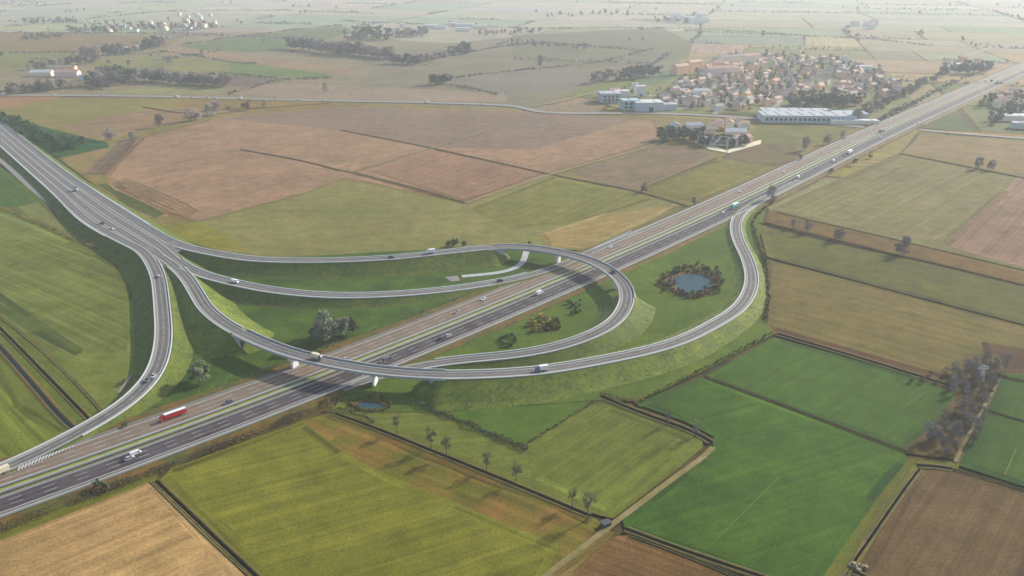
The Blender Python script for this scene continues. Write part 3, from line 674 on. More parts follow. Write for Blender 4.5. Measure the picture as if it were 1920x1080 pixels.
def ditch(pts, wd, label, bank=1.4, z=.0, mat='ditch', name='ditch', bankmat='bank', left=True, right=True):
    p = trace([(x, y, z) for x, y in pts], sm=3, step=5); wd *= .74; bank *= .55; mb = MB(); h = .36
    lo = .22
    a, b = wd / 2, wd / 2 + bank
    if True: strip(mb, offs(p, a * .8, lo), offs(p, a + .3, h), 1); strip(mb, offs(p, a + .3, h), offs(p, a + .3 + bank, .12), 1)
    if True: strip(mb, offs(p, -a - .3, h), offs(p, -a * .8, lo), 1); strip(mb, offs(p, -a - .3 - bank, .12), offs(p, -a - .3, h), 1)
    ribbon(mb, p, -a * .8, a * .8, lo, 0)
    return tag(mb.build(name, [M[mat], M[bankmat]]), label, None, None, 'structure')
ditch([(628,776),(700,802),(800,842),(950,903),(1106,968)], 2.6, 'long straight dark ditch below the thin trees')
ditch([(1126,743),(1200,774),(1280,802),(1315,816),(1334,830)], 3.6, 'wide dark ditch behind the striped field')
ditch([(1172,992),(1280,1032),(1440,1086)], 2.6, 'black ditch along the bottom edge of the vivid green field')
ditch([(1182,1004),(1280,1040),(1400,1090)], 1.0, 'thin second ditch by the furrowed brown field', .6)
ditch([(292,902),(340,948),(400,1006),(500,1100)], 2.2, 'black ditch between the tan and the olive field')
ditch([(284,904),(332,951),(390,1008),(490,1100)], .5, 'thin pale rut beside the black ditch', .3, mat='track')
ditch([(1320,706),(1500,772),(1700,848)], 1.8, 'thin straight ditch between the two green fields', .7)
ditch([(1457,626),(1600,668),(1776,722)], 4.2, 'dark ditch below the rough brown field')
ditch([(1422,418),(1600,462),(1760,496),(1960,545)], 2.8, 'long grey ditch across the right meadows', 1)
ditch([(1436,482),(1700,552),(1960,620)], 1.4, 'thin ditch below the grey-green meadow', .7)
ditch([(1720,873),(1755,873),(1785,880)], 3, 'short black culvert ditch at the corner of the brown field')
ditch([(1785,880),(1850,898),(1960,932)], 1.4, 'thin ditch above the brown corner field', .7)
ditch([(1724,880),(1690,925),(1590,1070),(1570,1100)], 1.6, 'ditch on the left edge of the brown corner field', .8)
ditch([(1588,1068),(1620,1080),(1660,1100)], 2.2, 'short dark ditch at the bottom right')
ditch([(1868,722),(1830,800),(1794,866)], 1.1, 'ditch beside the narrow track at the wood', .4)
ditch([(1856,770),(1900,785),(1960,800)], 1.3, 'thin ditch inside the right green field', .5)
ditch([(1870,704),(1900,712),(1960,722)], 2.6, 'dark ditch right of the grey wood', .5)
ditch([(-60,560),(0,616),(100,718),(166,786)], 2.2, 'black ditch in the lower left between two paths')
ditch([(0,594),(70,650),(140,716),(190,770)], .9, 'reddish-brown dry ditch above the black ditch', .8, mat='bank')
ditch([(-60,590),(0,652),(60,720),(110,778),(142,808)], 3.4, 'wide dark canal in the lower left', 2.2, mat='canal', name='canal', bankmat='verge_brown')
ditch([(640,244),(807,277),(1030,326),(1187,357),(1290,386)], 2.4, 'long ditch crossing the big tan field', 1, mat='mud')
ditch([(450,280),(560,300),(640,320)], 2.0, 'short dark ditch inside the tan field', .8, mat='mud')
ditch([(660,322),(807,360),(872,380)], 1.6, 'ditch above the wide olive field', .8, mat='mud')
ditch([(1688,288),(1770,304),(1960,342)], 3.0, 'hedged ditch under the pinkish right field', 1.2)
ditch([(1210,352),(1345,296)], 2, 'ditch behind the sandy triangle', 1)
ditch([(266,200),(345,212),(400,206),(500,202),(620,193)], 2, 'thin ditch along the bare tree row', 1)
ditch([(1456,398),(1640,440),(1960,516)], 1.6, 'overgrown ditch beside the dry strip', .8, mat='bank')
def pond(cx, cy, rx, ry, label, rim, seed):
    mb = MB(); n = 40; c = P(cx, cy, .3); z = .30
    pts = []
    for i in range(n):
        t = 2 * math.pi * i / n; k = 1 + .38 * noise.noise(Vector((math.cos(t) * 1.3, math.sin(t) * 1.3, seed))) + .12 * noise.noise(Vector((math.cos(t) * 4, math.sin(t) * 4, seed)))
        pts.append(P(cx + rx * k * math.cos(t), cy + ry * k * math.sin(t), z))
    pts = ccw(pts); mb.add(pts, [tuple(range(n))])
    tag(mb.build('pond', M['pond']), label, None, None, 'structure')
    m2 = MB(); out = [c + (q - c) * rim for q in pts]; top = [c + (q - c) * 1.06 + Vector((0, 0, .5)) for q in pts]
    for A, B in ((pts, top), (top, out)):
        A = A + [A[0]]; B = B + [B[0]]
        B = [Vector((q.x, q.y, q.z if B is not None and A[0] is pts[0] else .2)) for q in B] if A[0] is not top[0] else [Vector((q.x, q.y, .2)) for q in B]
        strip(m2, B, A) 
    tag(m2.build('pond_bank', M['verge_brown']), 'bank of the ' + label, None, None, 'structure')
pond(1297, 531, 40, 17, 'blue pond inside the ring ramp', 1.5, 1)
pond(694, 760, 27, 7, 'small blue pond under the bridge of the long ramp', 1.5, 2)

# ---------------------------------------------------------------- vegetation
def crown_mesh(name, mat, seed, R, Hh, n, leaf, base=.3, blobs=9, thin=False, spread=.42):
    """leaf clumps gathered round a handful of sub-crowns; R radius, Hh total height, base = where the crown starts"""
    rnd = random.Random(seed); mb = MB(); cz0 = Hh * base; ch = Hh - cz0
    subs = []
    for _ in range(blobs):
        t = rnd.uniform(0, 2 * math.pi); r = R * math.sqrt(rnd.random()) * .72; z = rnd.uniform(.12, .88)
        r *= math.sqrt(max(.1, 1 - (2 * z - .9) ** 2 * .8))
        subs.append((Vector((r * math.cos(t), r * math.sin(t), cz0 + ch * z)), rnd.uniform(.6, 1.15)))
    for i in range(n):
        c, k = subs[i % blobs]
        d = Vector((rnd.gauss(0, 1), rnd.gauss(0, 1), rnd.gauss(0, .8))); d.normalize()
        p = c + d * R * spread * k * (rnd.random() ** .5)
        p.z = max(cz0 * .8, min(Hh, p.z))
        a = Vector((rnd.gauss(0, 1), rnd.gauss(0, 1), rnd.gauss(0, 1))).normalized()
        b = a.orthogonal().normalized()
        if thin: a = (a + Vector((0, 0, .8))).normalized(); b = a.orthogonal().normalized(); u, v = a * leaf * rnd.uniform(1.2, 2.2), b * leaf * .22
        else: u, v = a * leaf * rnd.uniform(.6, 1.2), b * leaf * rnd.uniform(.5, 1.0)
        mb.add([p - u - v, p + u - v * .6, p + u * .7 + v, p - u * .8 + v * .8], [(0, 1, 2, 3)])
    return mb.mesh(name, mat)
def trunk_mesh(seed, Hh, R, base, limbs=6, rad=None):
    rnd = random.Random(seed); mb = MB(); rad = rad or Hh * .022
    top = Hh * max(base + .3, .55)
    p0 = Vector((0, 0, -.3)); p1 = Vector((rnd.uniform(-.02, .02) * Hh, rnd.uniform(-.02, .02) * Hh, Hh * base)); p2 = Vector((rnd.uniform(-.05, .05) * Hh, rnd.uniform(-.05, .05) * Hh, top))
    mb.tube(p0, p1, rad, rad * .75, 7); mb.tube(p1, p2, rad * .75, rad * .3, 6)
    for i in range(limbs):
        t = 2 * math.pi * (i + rnd.random() * .6) / limbs; z = rnd.uniform(base, base + .3) * Hh
        e = Vector((math.cos(t) * R * rnd.uniform(.5, .85), math.sin(t) * R * rnd.uniform(.5, .85), z + rnd.uniform(.15, .42) * Hh))
        q = p1.lerp(p2, min(1, max(0, (z - p1.z) / max(.1, p2.z - p1.z))))
        mid = q.lerp(e, .5) + Vector((0, 0, .03 * Hh)); mb.tube(q, mid, rad * .45, rad * .28, 5); mb.tube(mid, e, rad * .28, rad * .1, 4)
        for _ in range(2):
            f = mid + Vector((rnd.gauss(0, .25) * R, rnd.gauss(0, .25) * R, rnd.uniform(.1, .3) * Hh)); mb.tube(mid, f, rad * .2, rad * .07, 4)
    return mb.mesh('trunk', M['bark'])
TREES = {}
def tree_kind(key, mat, Hh, R, n, leaf, base, blobs, thin=False, spread=.42, variants=3, limbs=6):
    TREES[key] = (Hh, [(crown_mesh('crown', M[mat], hash_(key) + i, R, Hh, n, leaf, base, blobs, thin, spread), trunk_mesh(hash_(key) + i, Hh, R, base, limbs)) for i in range(variants)])
def hash_(s): return sum(ord(c) * (i + 3) for i, c in enumerate(s))
tree_kind('near_thin', 'leaf_young', 10, 3.0, 900, .17, .35, 12, True, .38, 4, 8)
tree_kind('near_bare', 'leaf_bare', 9, 2.6, 800, .16, .25, 10, True, .40, 2, 8)
tree_kind('near_pale', 'leaf_pale', 11, 4.6, 3600, .26, .12, 16, False, .36, 3, 7)
tree_kind('wood_bare', 'leaf_bare_grey', 12, 4.2, 1100, .30, .12, 14, True, .42, 3, 7)
tree_kind('wood_brown', 'leaf_bare', 9, 4.2, 1100, .28, .08, 14, True, .42, 3, 7)
tree_kind('far_bare', 'leaf_bare', 14, 5.4, 900, .55, .10, 11, True, .52, 4, 5)
tree_kind('far_grey', 'leaf_far', 14, 5.0, 420, .55, .08, 11, False, .42, 4, 4)
tree_kind('far_green', 'leaf_dark', 12, 4.5, 380, .6, .05, 9, False, .42, 4, 4)
tree_kind('lush', 'leaf_wood', 9, 4.2, 900, .5, .02, 10, False, .42, 4, 3)
TI = [0]
LATE = []
def pxsize(p, h):
    return h * FPX / max(50.0, math.hypot(p.y, H))
def settle(kind, cap, fixed, name, label):
    items = sorted([t for t in LATE if t[0] == kind], key=lambda t: -t[1])
    for t in items[:cap - fixed]:
        _, _, me, p, rz, sx, sz, lb, gr, nm = t
        o = bpy.data.objects.new(nm, me); C.objects.link(o); o.location = p; o.rotation_euler = (0, 0, rz); o.scale = (sx, sx, sz); tag(o, lb, kind, gr)
    rest = items[cap - fixed:]
    if not rest: return
    vs, fs, mi, mats = [], [], [], []
    for _, _, me, p, rz, sx, sz, *_r in rest:
        c, s_ = math.cos(rz), math.sin(rz); n = len(vs); mt = me.materials[0]
        if mt not in mats: mats.append(mt)
        for v in me.vertices: vs.append((p.x + (v.co.x * c - v.co.y * s_) * sx, p.y + (v.co.x * s_ + v.co.y * c) * sx, p.z + v.co.z * sz))
        k = mats.index(mt)
        for f in me.polygons: fs.append(tuple(i + n for i in f.vertices)); mi.append(k)
    me = bpy.data.meshes.new(name); me.from_pydata(vs, [], fs)
    for m in mats: me.materials.append(m)
    me.polygons.foreach_set('material_index', mi); me.update()
    o = bpy.data.objects.new(name, me); C.objects.link(o); tag(o, label, None, None, 'stuff')
NT = [0]
def tree(key, px, py, h_m, label, group=None, parts=True, name='tree', wide=1.0, pos=None):
    TI[0] += 1; Hh, var = TREES[key]; cm, tm = var[TI[0] % len(var)]
    p = pos if pos is not None else P(px, py, .15); s = h_m / Hh; rz = random.uniform(0, 6.28)
    if parts:
        NT[0] += 1; r = empty(name, p, rz); r.scale = (s * wide, s * wide, s); tag(r, label, 'tree', group)
        for nm, me in (('trunk', tm), ('crown', cm)):
            o = bpy.data.objects.new(nm, me); C.objects.link(o); o.parent = r
        return r
    LATE.append(('tree', pxsize(p, h_m), cm, p.copy(), rz, s * wide, s, label, group, name))
def px_m(py): return (math.hypot((py - 540), FPX)) and (py - HOR) / H * math.cos(PITCH) * 1.0
# thin trees along the straight ditch
for (x, y, h, lb) in [(745,812,8.5,'thin pale tree furthest up the straight ditch, nearest the small pond'), (808,842,10,'darker thin tree with an upright trunk, second along the ditch from the pond'), (838,857,9,'thin pale tree third along the ditch from the pond'),
    (912,883,8.5,'round-topped thin tree standing alone in the middle of the ditch row'), (968,904,8.5,'thin tree fifth along the ditch, above the widest part of the rough strip'), (1073,951,8,'left tree of the close pair near the lower end of the ditch'),
    (1102,974,11,'tallest thin tree, right one of the close pair at the end of the ditch')]:
    tree('near_thin', x, y, h * 1.15, lb, 'thin trees along the straight ditch', name='young_tree')
tree('near_bare', 1303, 818, 9, 'bare brownish tree at the bend of the wide dark ditch', name='bare_tree')
tree('near_bare', 1250, 797, 8, 'bare brownish tree on the bank left of the ditch bend', name='bare_tree')
for (x, y, h, lb) in [(590,640,9,'lowest grey-green tree on the left of the clump'), (606,646,14.5,'big front tree of the grey-green clump left of the motorway'), (626,636,13,'second front tree of the grey-green clump'),
    (645,630,12,'tree behind the middle of the grey-green clump'), (612,628,15,'tall rear tree of the grey-green clump'), (662,626,10,'small tree at the right end of the grey-green clump')]:
    tree('near_pale', x, y, h, lb, 'clump of grey-green trees left of the motorway', wide=1.0)
tree('near_pale', 376, 717, 11.5, 'lone round grey-green tree between the left ramp and the bridge', wide=1.35)
for k, (x, y, h, lb) in enumerate([(209,262,13,'round bare tree at the end of the brown ploughed strip'), (247,262,8,'low bare tree beside the brown ploughed strip'), (298,238,13,'lone round bare tree on the ditch left of the tree group'),
    (355,228,13,'left tree of the bare group on the ditch'), (368,225,15,'second tree of the bare group on the ditch'), (396,216,14,'left tree of the upper bare pair on the ditch'), (406,214,15,'right tree of the upper bare pair on the ditch'),
    (430,210,7,'small bare tree right of the upper pair'), (463,206,13,'bare tree with a narrow trunk below the country road'), (495,200,8,'small lone bare tree just below the country road')]):
    tree('far_bare', x, y, h * 1.2, lb, 'bare trees along the far ditch', name='bare_tree', wide=1.35)
for k, (x, y, h, lb) in enumerate([(1508,282,15,'dark bare tree nearest the small brown plot by the motorway'), (1499,300,11,'low bare tree at the motorway edge beside the small brown plot'), (1550,270,13,'bare tree midway between the brown plot and the long factory'), (1580,262,10,'low bare tree closest to the end of the long factory'),
    (1487,428,8,'first bare tree on the dry strip right of the ring ramp'), (1513,436,10,'second bare tree on the dry strip from the ring ramp'), (1572,450,12,'dense dark tree third along the dry strip'), (1696,476,13,'tall bare tree fourth along the dry strip'), (1682,474,8,'small brown tree left of the tall one on the dry strip'),
    (1834,316,12,'left tree of the pair on the hedged ditch'), (1857,318,12,'right tree of the pair on the hedged ditch'), (1447,376,14,'broad grey bare tree where the ring ramp meets the motorway'), (1012,126,22,'tall lone tree in the hazy brown fields'),
    (1301,384,7,'small tree at the edge of the motorway beside the sandy triangle'), (1207,360,9,'low bare tree at the ditch behind the sandy triangle'), (612,172,16,'lone tree just above the country road'), (380,108,18,'lone tree on the far thin hedge line')]):
    tree('far_bare', x, y, h, lb, name='bare_tree')
for x, y, h, lb in [(1602,309,7,'round dark bush below the motorway, nearer one of two'), (1631,296,7,'round dark bush below the motorway, farther one of two')]:
    tree('far_green', x, y, h, lb, name='bush', wide=1.3)
# shrubs: small leafy balls of clumps
SH = {}
for key, mat, thin in (('yellow', 'leaf_yellow', False), ('green', 'leaf_green', False), ('brown', 'leaf_brown', False), ('dark', 'leaf_dark', False), ('olive', 'leaf_hedge', False), ('red', 'leaf_brown', True)):
    SH[key] = [crown_mesh('shrub', M[mat], 60 + i + hash_(key), 1.0, 1.25, 150, .17, .05, 5, thin, .5) for i in range(3)]
def shrub(key, p, s, label, group=None, name='shrub', hz=1.0):
    TI[0] += 1; LATE.append(('shrub', pxsize(p, s), SH[key][TI[0] % 3], Vector(p), random.uniform(0, 6.28), s, s * hz, label, group, name))
def ring(cx, cy, rx, ry, keys, nn, s, label, group, jit=.12, gap=()):
    for i in range(nn):
        t = 2 * math.pi * (i + random.uniform(-.3, .3)) / nn
        if any(a < t < b for a, b in gap): continue
        k = 1 + random.uniform(-jit, jit); key = random.choice(keys)
        shrub(key, P(cx + rx * k * math.cos(t), cy + ry * k * math.sin(t), .3), s * random.uniform(.7, 1.3), label, group)
ring(1299, 530, 53, 24, ['brown', 'brown', 'dark', 'red', 'olive'], 62, 1.8, 'brownish shrub in the ring around the blue pond', 'shrubs ringing the blue pond', .24)
ring(1302, 528, 48, 26, ['red', 'brown', 'dark'], 30, 2.2, 'brownish shrub in the ring around the blue pond', 'shrubs ringing the blue pond', .2)
ring(694, 757, 38, 13, ['brown', 'red', 'olive'], 24, 1.2, 'brown shrub on the bank of the small pond', 'shrubs around the small pond')
for i in range(30):
    t = random.uniform(0, 6.28); r = math.sqrt(random.random())
    shrub(random.choice(['yellow', 'yellow', 'yellow', 'brown', 'olive']), P(1019 + 31 * r * math.cos(t), 610 + 18 * r * math.sin(t), .3), random.uniform(1.3, 2.4), 'yellow-brown autumn shrub in the cluster inside the loop', 'autumn shrub cluster inside the loop')
for i in range(11):
    t = i * .571; r = random.uniform(.6, 1)
    shrub(random.choice(['green', 'green', 'dark']), P(953 + 16 * r * math.cos(t), 640 + 10 * r * math.sin(t), .3), random.uniform(1.2, 1.8), 'green shrub in the small ring left of the autumn cluster', 'green shrub ring inside the loop')
for i in range(10):
    shrub(random.choice(['green', 'dark']), P(1076 + random.uniform(-13, 13), 579 + random.uniform(-14, 12), .3), random.uniform(1.1, 1.9), 'green shrub in the loose group nearest the loop bridge', 'green shrubs near the loop bridge')
for x, y, s, lb in [(840,461,3.2,'olive bush on the far side of the loop ramp, left'), (854,459,3.6,'tall olive bush behind the loop ramp'), (870,461,2.8,'olive bush behind the loop ramp, right'), (993,458,2.2,'small bush behind the start of the loop bridge'), (186,916,2.8,'dark green bush beside the culvert in the brown scrub'), (196,920,2.4,'dark low bush right of the culvert bush'),
                    (236,800,1.8,'dark shrub at the tip of the lawn by the motorway'), (228,806,1.4,'small reddish shrub at the lawn tip'), (612,752,2,'brown shrub at the head of the long ditch'), (620,765,1.8,'tan shrub at the top of the long ditch'),
                    (584,666,2,'reddish shrub beside the left bridge end, upper'), (600,663,2.2,'reddish shrub beside the left bridge end, right'), (1558,322,2.6,'dark shrub at the near motorway edge'), (232,716,1.6,'reddish shrub at the corner of the striped field'), (224,722,1.4,'low reddish shrub below the field corner')]:
    shrub('dark' if 'dark' in lb else 'olive' if 'olive' in lb or 'small bush' in lb else 'red', P(x, y, .4), s, lb)
def shrub_line(pts, sp, keys, s, label, group, jit=.6, mx=140, z=.3):
    p = trace([(x, y, z) for x, y in pts], sm=3, step=sp)
    for i, q in enumerate(p[:mx]):
        shrub(random.choice(keys), q + Vector((random.uniform(-jit, jit), random.uniform(-jit, jit), 0)), s * random.uniform(.7, 1.3), label, group)
shrub_line([(985,834),(1040,800),(1117,752)], 2.2, ['red', 'yellow', 'olive', 'brown'], .8, 'small autumn shrub in the dotted row beside the bright green triangle', 'dotted shrub row at the green triangle')
shrub_line([(1205,748),(1270,716),(1330,686),(1400,650),(1448,624)], 2.2, ['red', 'brown', 'olive', 'yellow'], .85, 'small autumn shrub in the dotted row above the vivid green field', 'dotted shrub row above the vivid field')
shrub_line([(1436,602),(1440,560),(1438,520),(1430,480),(1416,440),(1412,415),(1428,396),(1452,378)], 2.0, ['brown', 'olive', 'yellow', 'olive', 'green'], 1.25, 'brownish shrub in the row outside the ring ramp', 'shrub row outside the ring ramp')
# hedges, each one long thing
def hedge(pts, wd, hh, mats, label, dens=14, leaf=.24, name='hedge', seed=3, z=.2, thin=False):
    p = trace([(x, y, z) for x, y in pts], sm=3, step=1.0); rnd = random.Random(seed); mb = MB(); nrm = normals(p)
    for q, n_ in zip(p, nrm):
        g = .62 + .75 * noise.noise(Vector((q.x * .13, q.y * .13, seed))) + .35 * noise.noise(Vector((q.x * .5, q.y * .5, seed)))
        g = max(.15, min(1.25, g))
        for _ in range(int(dens * (.5 + .5 * g))):
            c = q + n_ * rnd.gauss(0, wd * .26) * (.6 + .5 * g) + Vector((rnd.uniform(-.5, .5), rnd.uniform(-.5, .5), hh * g * (1 - rnd.random() ** 1.6)))
            a = Vector((rnd.gauss(0, 1), rnd.gauss(0, 1), rnd.gauss(0, 1))).normalized(); b = a.orthogonal()
            u, v = a * leaf * rnd.uniform(.7, 1.5), b * leaf * rnd.uniform(.5, 1)
            mb.add([c - u - v, c + u - v, c + u * .7 + v, c - u + v * .7], [(0, 1, 2, 3)], rnd.randrange(len(mats)) if rnd.random() < .5 else int((noise.noise(Vector((q.x * .06, q.y * .06, 5))) * .9 + .5) * len(mats)) % len(mats))
    return tag(mb.build(name, [M[m] for m in mats]), label, 'hedge')
hedge([(780,758),(860,790),(987,844)], 3.0, 2.0, ['leaf_hedge', 'leaf_hedge', 'leaf_dark'], 'dark olive clipped hedge left of the bright green triangle', 44)
hedge([(632,768),(670,778),(700,792)], 2.6, 1.6, ['leaf_hedge'], 'short olive hedge above the start of the long ditch', 16)
hedge([(1128,739),(1160,748),(1198,758)], 3, 1.8, ['leaf_hedge', 'leaf_brown'], 'short dark hedge at the head of the wide ditch', 16)
hedge([(-40,375),(0,390),(70,418),(137,451)], 3.2, 2.0, ['leaf_hedge', 'leaf_yellow', 'leaf_brown'], 'autumn-coloured hedge at the top of the striped field', 14)
hedge([(150,453),(190,470),(232,490),(252,512),(262,540)], 3.2, 2.0, ['leaf_hedge', 'leaf_yellow', 'leaf_hedge'], 'olive and yellow hedge curving round the corner of the striped field', 14)
def mwscrub(a, b, off, wd, hh, mats, label, dens, name='scrub_hedge'):
    ia, ib = near(MW, *a), near(MW, *b); q = offs(MW[ia:ib + 1], off); pts = []
    mb = MB(); rnd = random.Random(off); q = resample(q, 1.0); nrm = normals(q)
    for s, n_ in zip(q, nrm):
        g = max(.1, .6 + 1.0 * noise.noise(Vector((s.x * .1, s.y * .1, off))))
        for _ in range(int(dens * g)):
            c = Vector((s.x, s.y, .2)) + n_ * rnd.gauss(0, wd * .3) + Vector((0, 0, hh * g * rnd.random()))
            a_ = Vector((rnd.gauss(0, 1), rnd.gauss(0, 1), rnd.gauss(0, 1))).normalized(); b_ = a_.orthogonal()
            u, v = a_ * .2 * rnd.uniform(.7, 1.5), b_ * .17
            mb.add([c - u - v, c + u - v, c + u + v, c - u + v], [(0, 1, 2, 3)], rnd.randrange(len(mats)))
    return tag(mb.build(name, [M[m] for m in mats]), label, 'scrub')
mwscrub((-60, 946), (600, 705), -25.5, 4.4, 1.7, ['leaf_scrub', 'leaf_scrub', 'leaf_hedge'], 'reddish-brown scrub along the near side of the motorway in the lower left', 46)
mwscrub((640, 690), (1060, 520), -24.5, 3.0, .9, ['leaf_bare', 'leaf_brown', 'leaf_hedge'], 'low brown scrub between the motorway and the loop lawn', 5)
mwscrub((330, 800), (1000, 545), 26.5, 3.4, .9, ['leaf_bare', 'leaf_brown', 'leaf_hedge'], 'thin brown scrub along the far side of the motorway', 9)
mwscrub((1400, 370), (1700, 225), -26, 4.0, 2.0, ['leaf_hedge', 'leaf_yellow', 'leaf_dark'], 'yellowish scrub on the near bank of the motorway in the distance', 7)
# wood in the right foreground: individual bare trees
def inpoly(x, y, poly):
    c = False
    for i in range(len(poly)):
        x1, y1 = poly[i]; x2, y2 = poly[i - 1]
        if (y1 > y) != (y2 > y) and x < (x2 - x1) * (y - y1) / (y2 - y1) + x1: c = not c
    return c
def scatter(poly, n, dmin, seed=1):
    rnd = random.Random(seed); xs = [p[0] for p in poly]; ys = [p[1] for p in poly]; out = []; pw = []
    tries = 0
    while len(out) < n and tries < n * 60:
        tries += 1; x, y = rnd.uniform(min(xs), max(xs)), rnd.uniform(min(ys), max(ys))
        if not inpoly(x, y, poly): continue
        q = P(x, y)
        if any((q - r).length < dmin for r in pw): continue
        out.append((x, y)); pw.append(q)
    return out
for x, y in scatter([(1782,722),(1788,690),(1830,668),(1872,674),(1878,700),(1858,735),(1835,770),(1800,770)], 28, 3.8, 4):
    tree(random.choice(['wood_bare', 'wood_brown', 'wood_brown']), x, y + 8, random.uniform(5, 8), 'dark grey bare tree crowded in the wood at the pylon', 'dark trees of the right-hand wood')
for x, y in scatter([(1745,830),(1770,770),(1830,775),(1856,760),(1820,840),(1795,852),(1760,850)], 26, 3.2, 8):
    tree(random.choice(['wood_brown', 'wood_bare', 'wood_brown']), x, y + 4, random.uniform(3.5, 6.5), 'brownish bare tree in the lower part of the right-hand wood', 'brown trees of the right-hand wood')
tree('wood_bare', 1742, 822, 10, 'big spreading bare tree at the left end of the right-hand wood', name='bare_tree', wide=1.2)
tree('wood_bare', 1884, 694, 10, 'tall dark tree at the upper right end of the wood')
for x, y in scatter([(1700,716),(1780,690),(1786,718),(1770,722)], 8, 5, 3):
    shrub('red', P(x, y, .3), random.uniform(1.2, 2.2), 'reddish shrub on the bank left of the wood', 'reddish bank shrubs')
# lush wood beside the trunk road
for x, y in scatter([(-30,210),(0,214),(68,238),(80,256),(130,262),(165,272),(112,286),(60,262),(0,230),(-30,222)], 130, 4.2, 12):
    tree('lush', x, y, random.uniform(5, 8), 'dark green leafy tree in the wedge wood', 'trees of the green wedge wood', parts=False, wide=1.35)

FARK = ['far_bare', 'far_grey', 'far_grey', 'far_green']
def far_line(a, b, n, h, keys, label, group, jx=3, jy=1.5):
    n = int(n * 1.25)
    for i in range(n):
        t = (i + random.uniform(-.3, .3)) / max(1, n - 1)
        x, y = a[0] + (b[0] - a[0]) * t + random.uniform(-jx, jx), a[1] + (b[1] - a[1]) * t + random.uniform(-jy, jy)
        tree(random.choice(keys), x, y, h * random.uniform(.85, 1.4), label, group, parts=False, wide=1.25)
G_, B_, D_ = ['far_grey'], ['far_bare', 'far_grey'], ['far_green', 'far_grey']
for x, y in scatter([(160,163),(175,148),(205,142),(235,138),(262,146),(266,155),(225,163),(190,168)], 40, 9, 21):
    tree(random.choice(['far_green', 'far_grey', 'far_bare']), x, y, random.uniform(15, 23), 'tall dark tree in the dense wood above the country road', 'trees of the dense far wood', parts=False, wide=1.1)
far_line((272,152),(428,162), 34, 17, B_, 'bare purple-grey tree in the long row right of the dense wood', 'long row of bare trees', 2, 3)
far_line((20,176),(130,164), 20, 14, B_, 'grey tree in the line below the orange-roofed farm', 'trees below the farm', 3, 3)
far_line((60,130),(185,116), 18, 13, B_, 'grey tree in the hedge line above the orange-roofed farm', 'hedge trees above the farm')
far_line((145,112),(180,104), 8, 16, B_, 'dark tree in the short dense line above the farm', 'short dense tree line')
far_line((196,102),(228,100), 9, 18, D_, 'dark tree left of the small far farm', 'trees left of the far farm')
far_line((232,100),(268,97), 8, 12, G_, 'grey tree around the small far farm', 'trees at the far farm')
far_line((270,94),(304,86), 9, 20, D_, 'dark tree right of the small far farm', 'trees right of the far farm')
far_line((45,44),(140,42), 16, 14, D_, 'hazy tree in the upper left line', 'upper left hazy line')
far_line((130,60),(225,60), 14, 16, D_, 'hazy tree left of the far hamlet', 'trees left of the far hamlet', 3, 2.5)
far_line((40,75),(115,70), 14, 12, D_, 'blue-grey tree in the hazy left clump', 'hazy left clump', 3, 2)
far_line((245,56),(400,52), 18, 16, D_, 'hazy tree among the hamlet houses', 'trees among the far hamlet', 3, 4)
far_line((540,92),(600,96), 14, 24, ['far_grey'], 'grey tree at the left end of the long far row', 'left end of the long far row', 3, 2)
far_line((600,99),(735,110), 30, 22, B_, 'thin purple-grey tree in the long far row', 'long far tree row', 2, 2)
far_line((735,118),(790,120), 14, 17, D_, 'tree at the right end of the long far row', 'right end of the long far row', 2, 2)
far_line((790,118),(842,104), 9, 11, B_, 'small tree on the hedge joining two far rows', 'small trees between the far rows')
far_line((845,103),(880,100), 8, 21, ['far_grey'], 'hazy dark tree in the small far clump', 'small far clump', 2, 1)
far_line((808,160),(842,154), 8, 14, D_, 'small dark tree in the clump above the country road', 'clump above the country road', 2, 2)
for x, y in scatter([(645,76),(665,66),(700,64),(745,70),(752,75),(700,77)], 26, 14, 5):
    tree(random.choice(D_), x, y, random.uniform(18, 30), 'blue-grey tree in the far rounded wood', 'trees of the far rounded wood', parts=False, wide=1.3)
far_line((750,70),(800,66), 12, 18, B_, 'hazy tree between wood and far factory', 'trees before the far factory', 3, 3)
far_line((900,66),(1010,62), 12, 13, B_, 'hazy tree on the thin line right of the far factory', 'hazy thin line')
far_line((960,84),(1100,92), 14, 12, B_, 'hazy tree in the line below the far factory', 'hazy line below the factory')
far_line((1030,30),(1180,28), 12, 14, D_, 'faint tree in the upper middle', 'faint upper trees', 4, 3)
far_line((1230,40),(1290,44), 8, 15, D_, 'faint tree at the pale far hamlet', 'faint hamlet trees', 4, 2)
far_line((1110,155),(1140,150), 6, 14, B_, 'tree behind the industrial estate', 'trees behind the estate', 3, 2)
far_line((1160,150),(1230,142), 12, 17, D_, 'hazy tree between estate and orange apartments', 'trees between estate and apartments', 4, 4)
far_line((1760,140),(1850,132), 16, 16, D_, 'hazy tree in the clump left of the far motorway', 'far clump at the motorway', 5, 5)
far_line((1860,228),(1920,205), 16, 12, D_, 'hazy tree among the houses right of the motorway', 'trees right of the motorway', 5, 9)
far_line((1840,200),(1920,182), 12, 12, D_, 'hazy tree behind the houses right of the motorway', 'trees behind the right houses', 5, 6)
far_line((1240,262),(1320,262), 16, 12, D_, 'dark tree at the farm in front of the village', 'farm trees', 5, 5)
far_line((1310,272),(1395,274), 12, 10, D_, 'dark hedge tree on the near side of the farm', 'near farm trees', 3, 2)
far_line((1480,200),(1600,196), 26, 15, D_, 'grey tree in the park behind the long factory', 'trees behind the long factory', 6, 7)
far_line((1600,230),(1750,150), 26, 12, ['far_grey', 'far_bare'], 'brownish tree along the far motorway bank', 'trees along the far motorway bank', 6, 4)
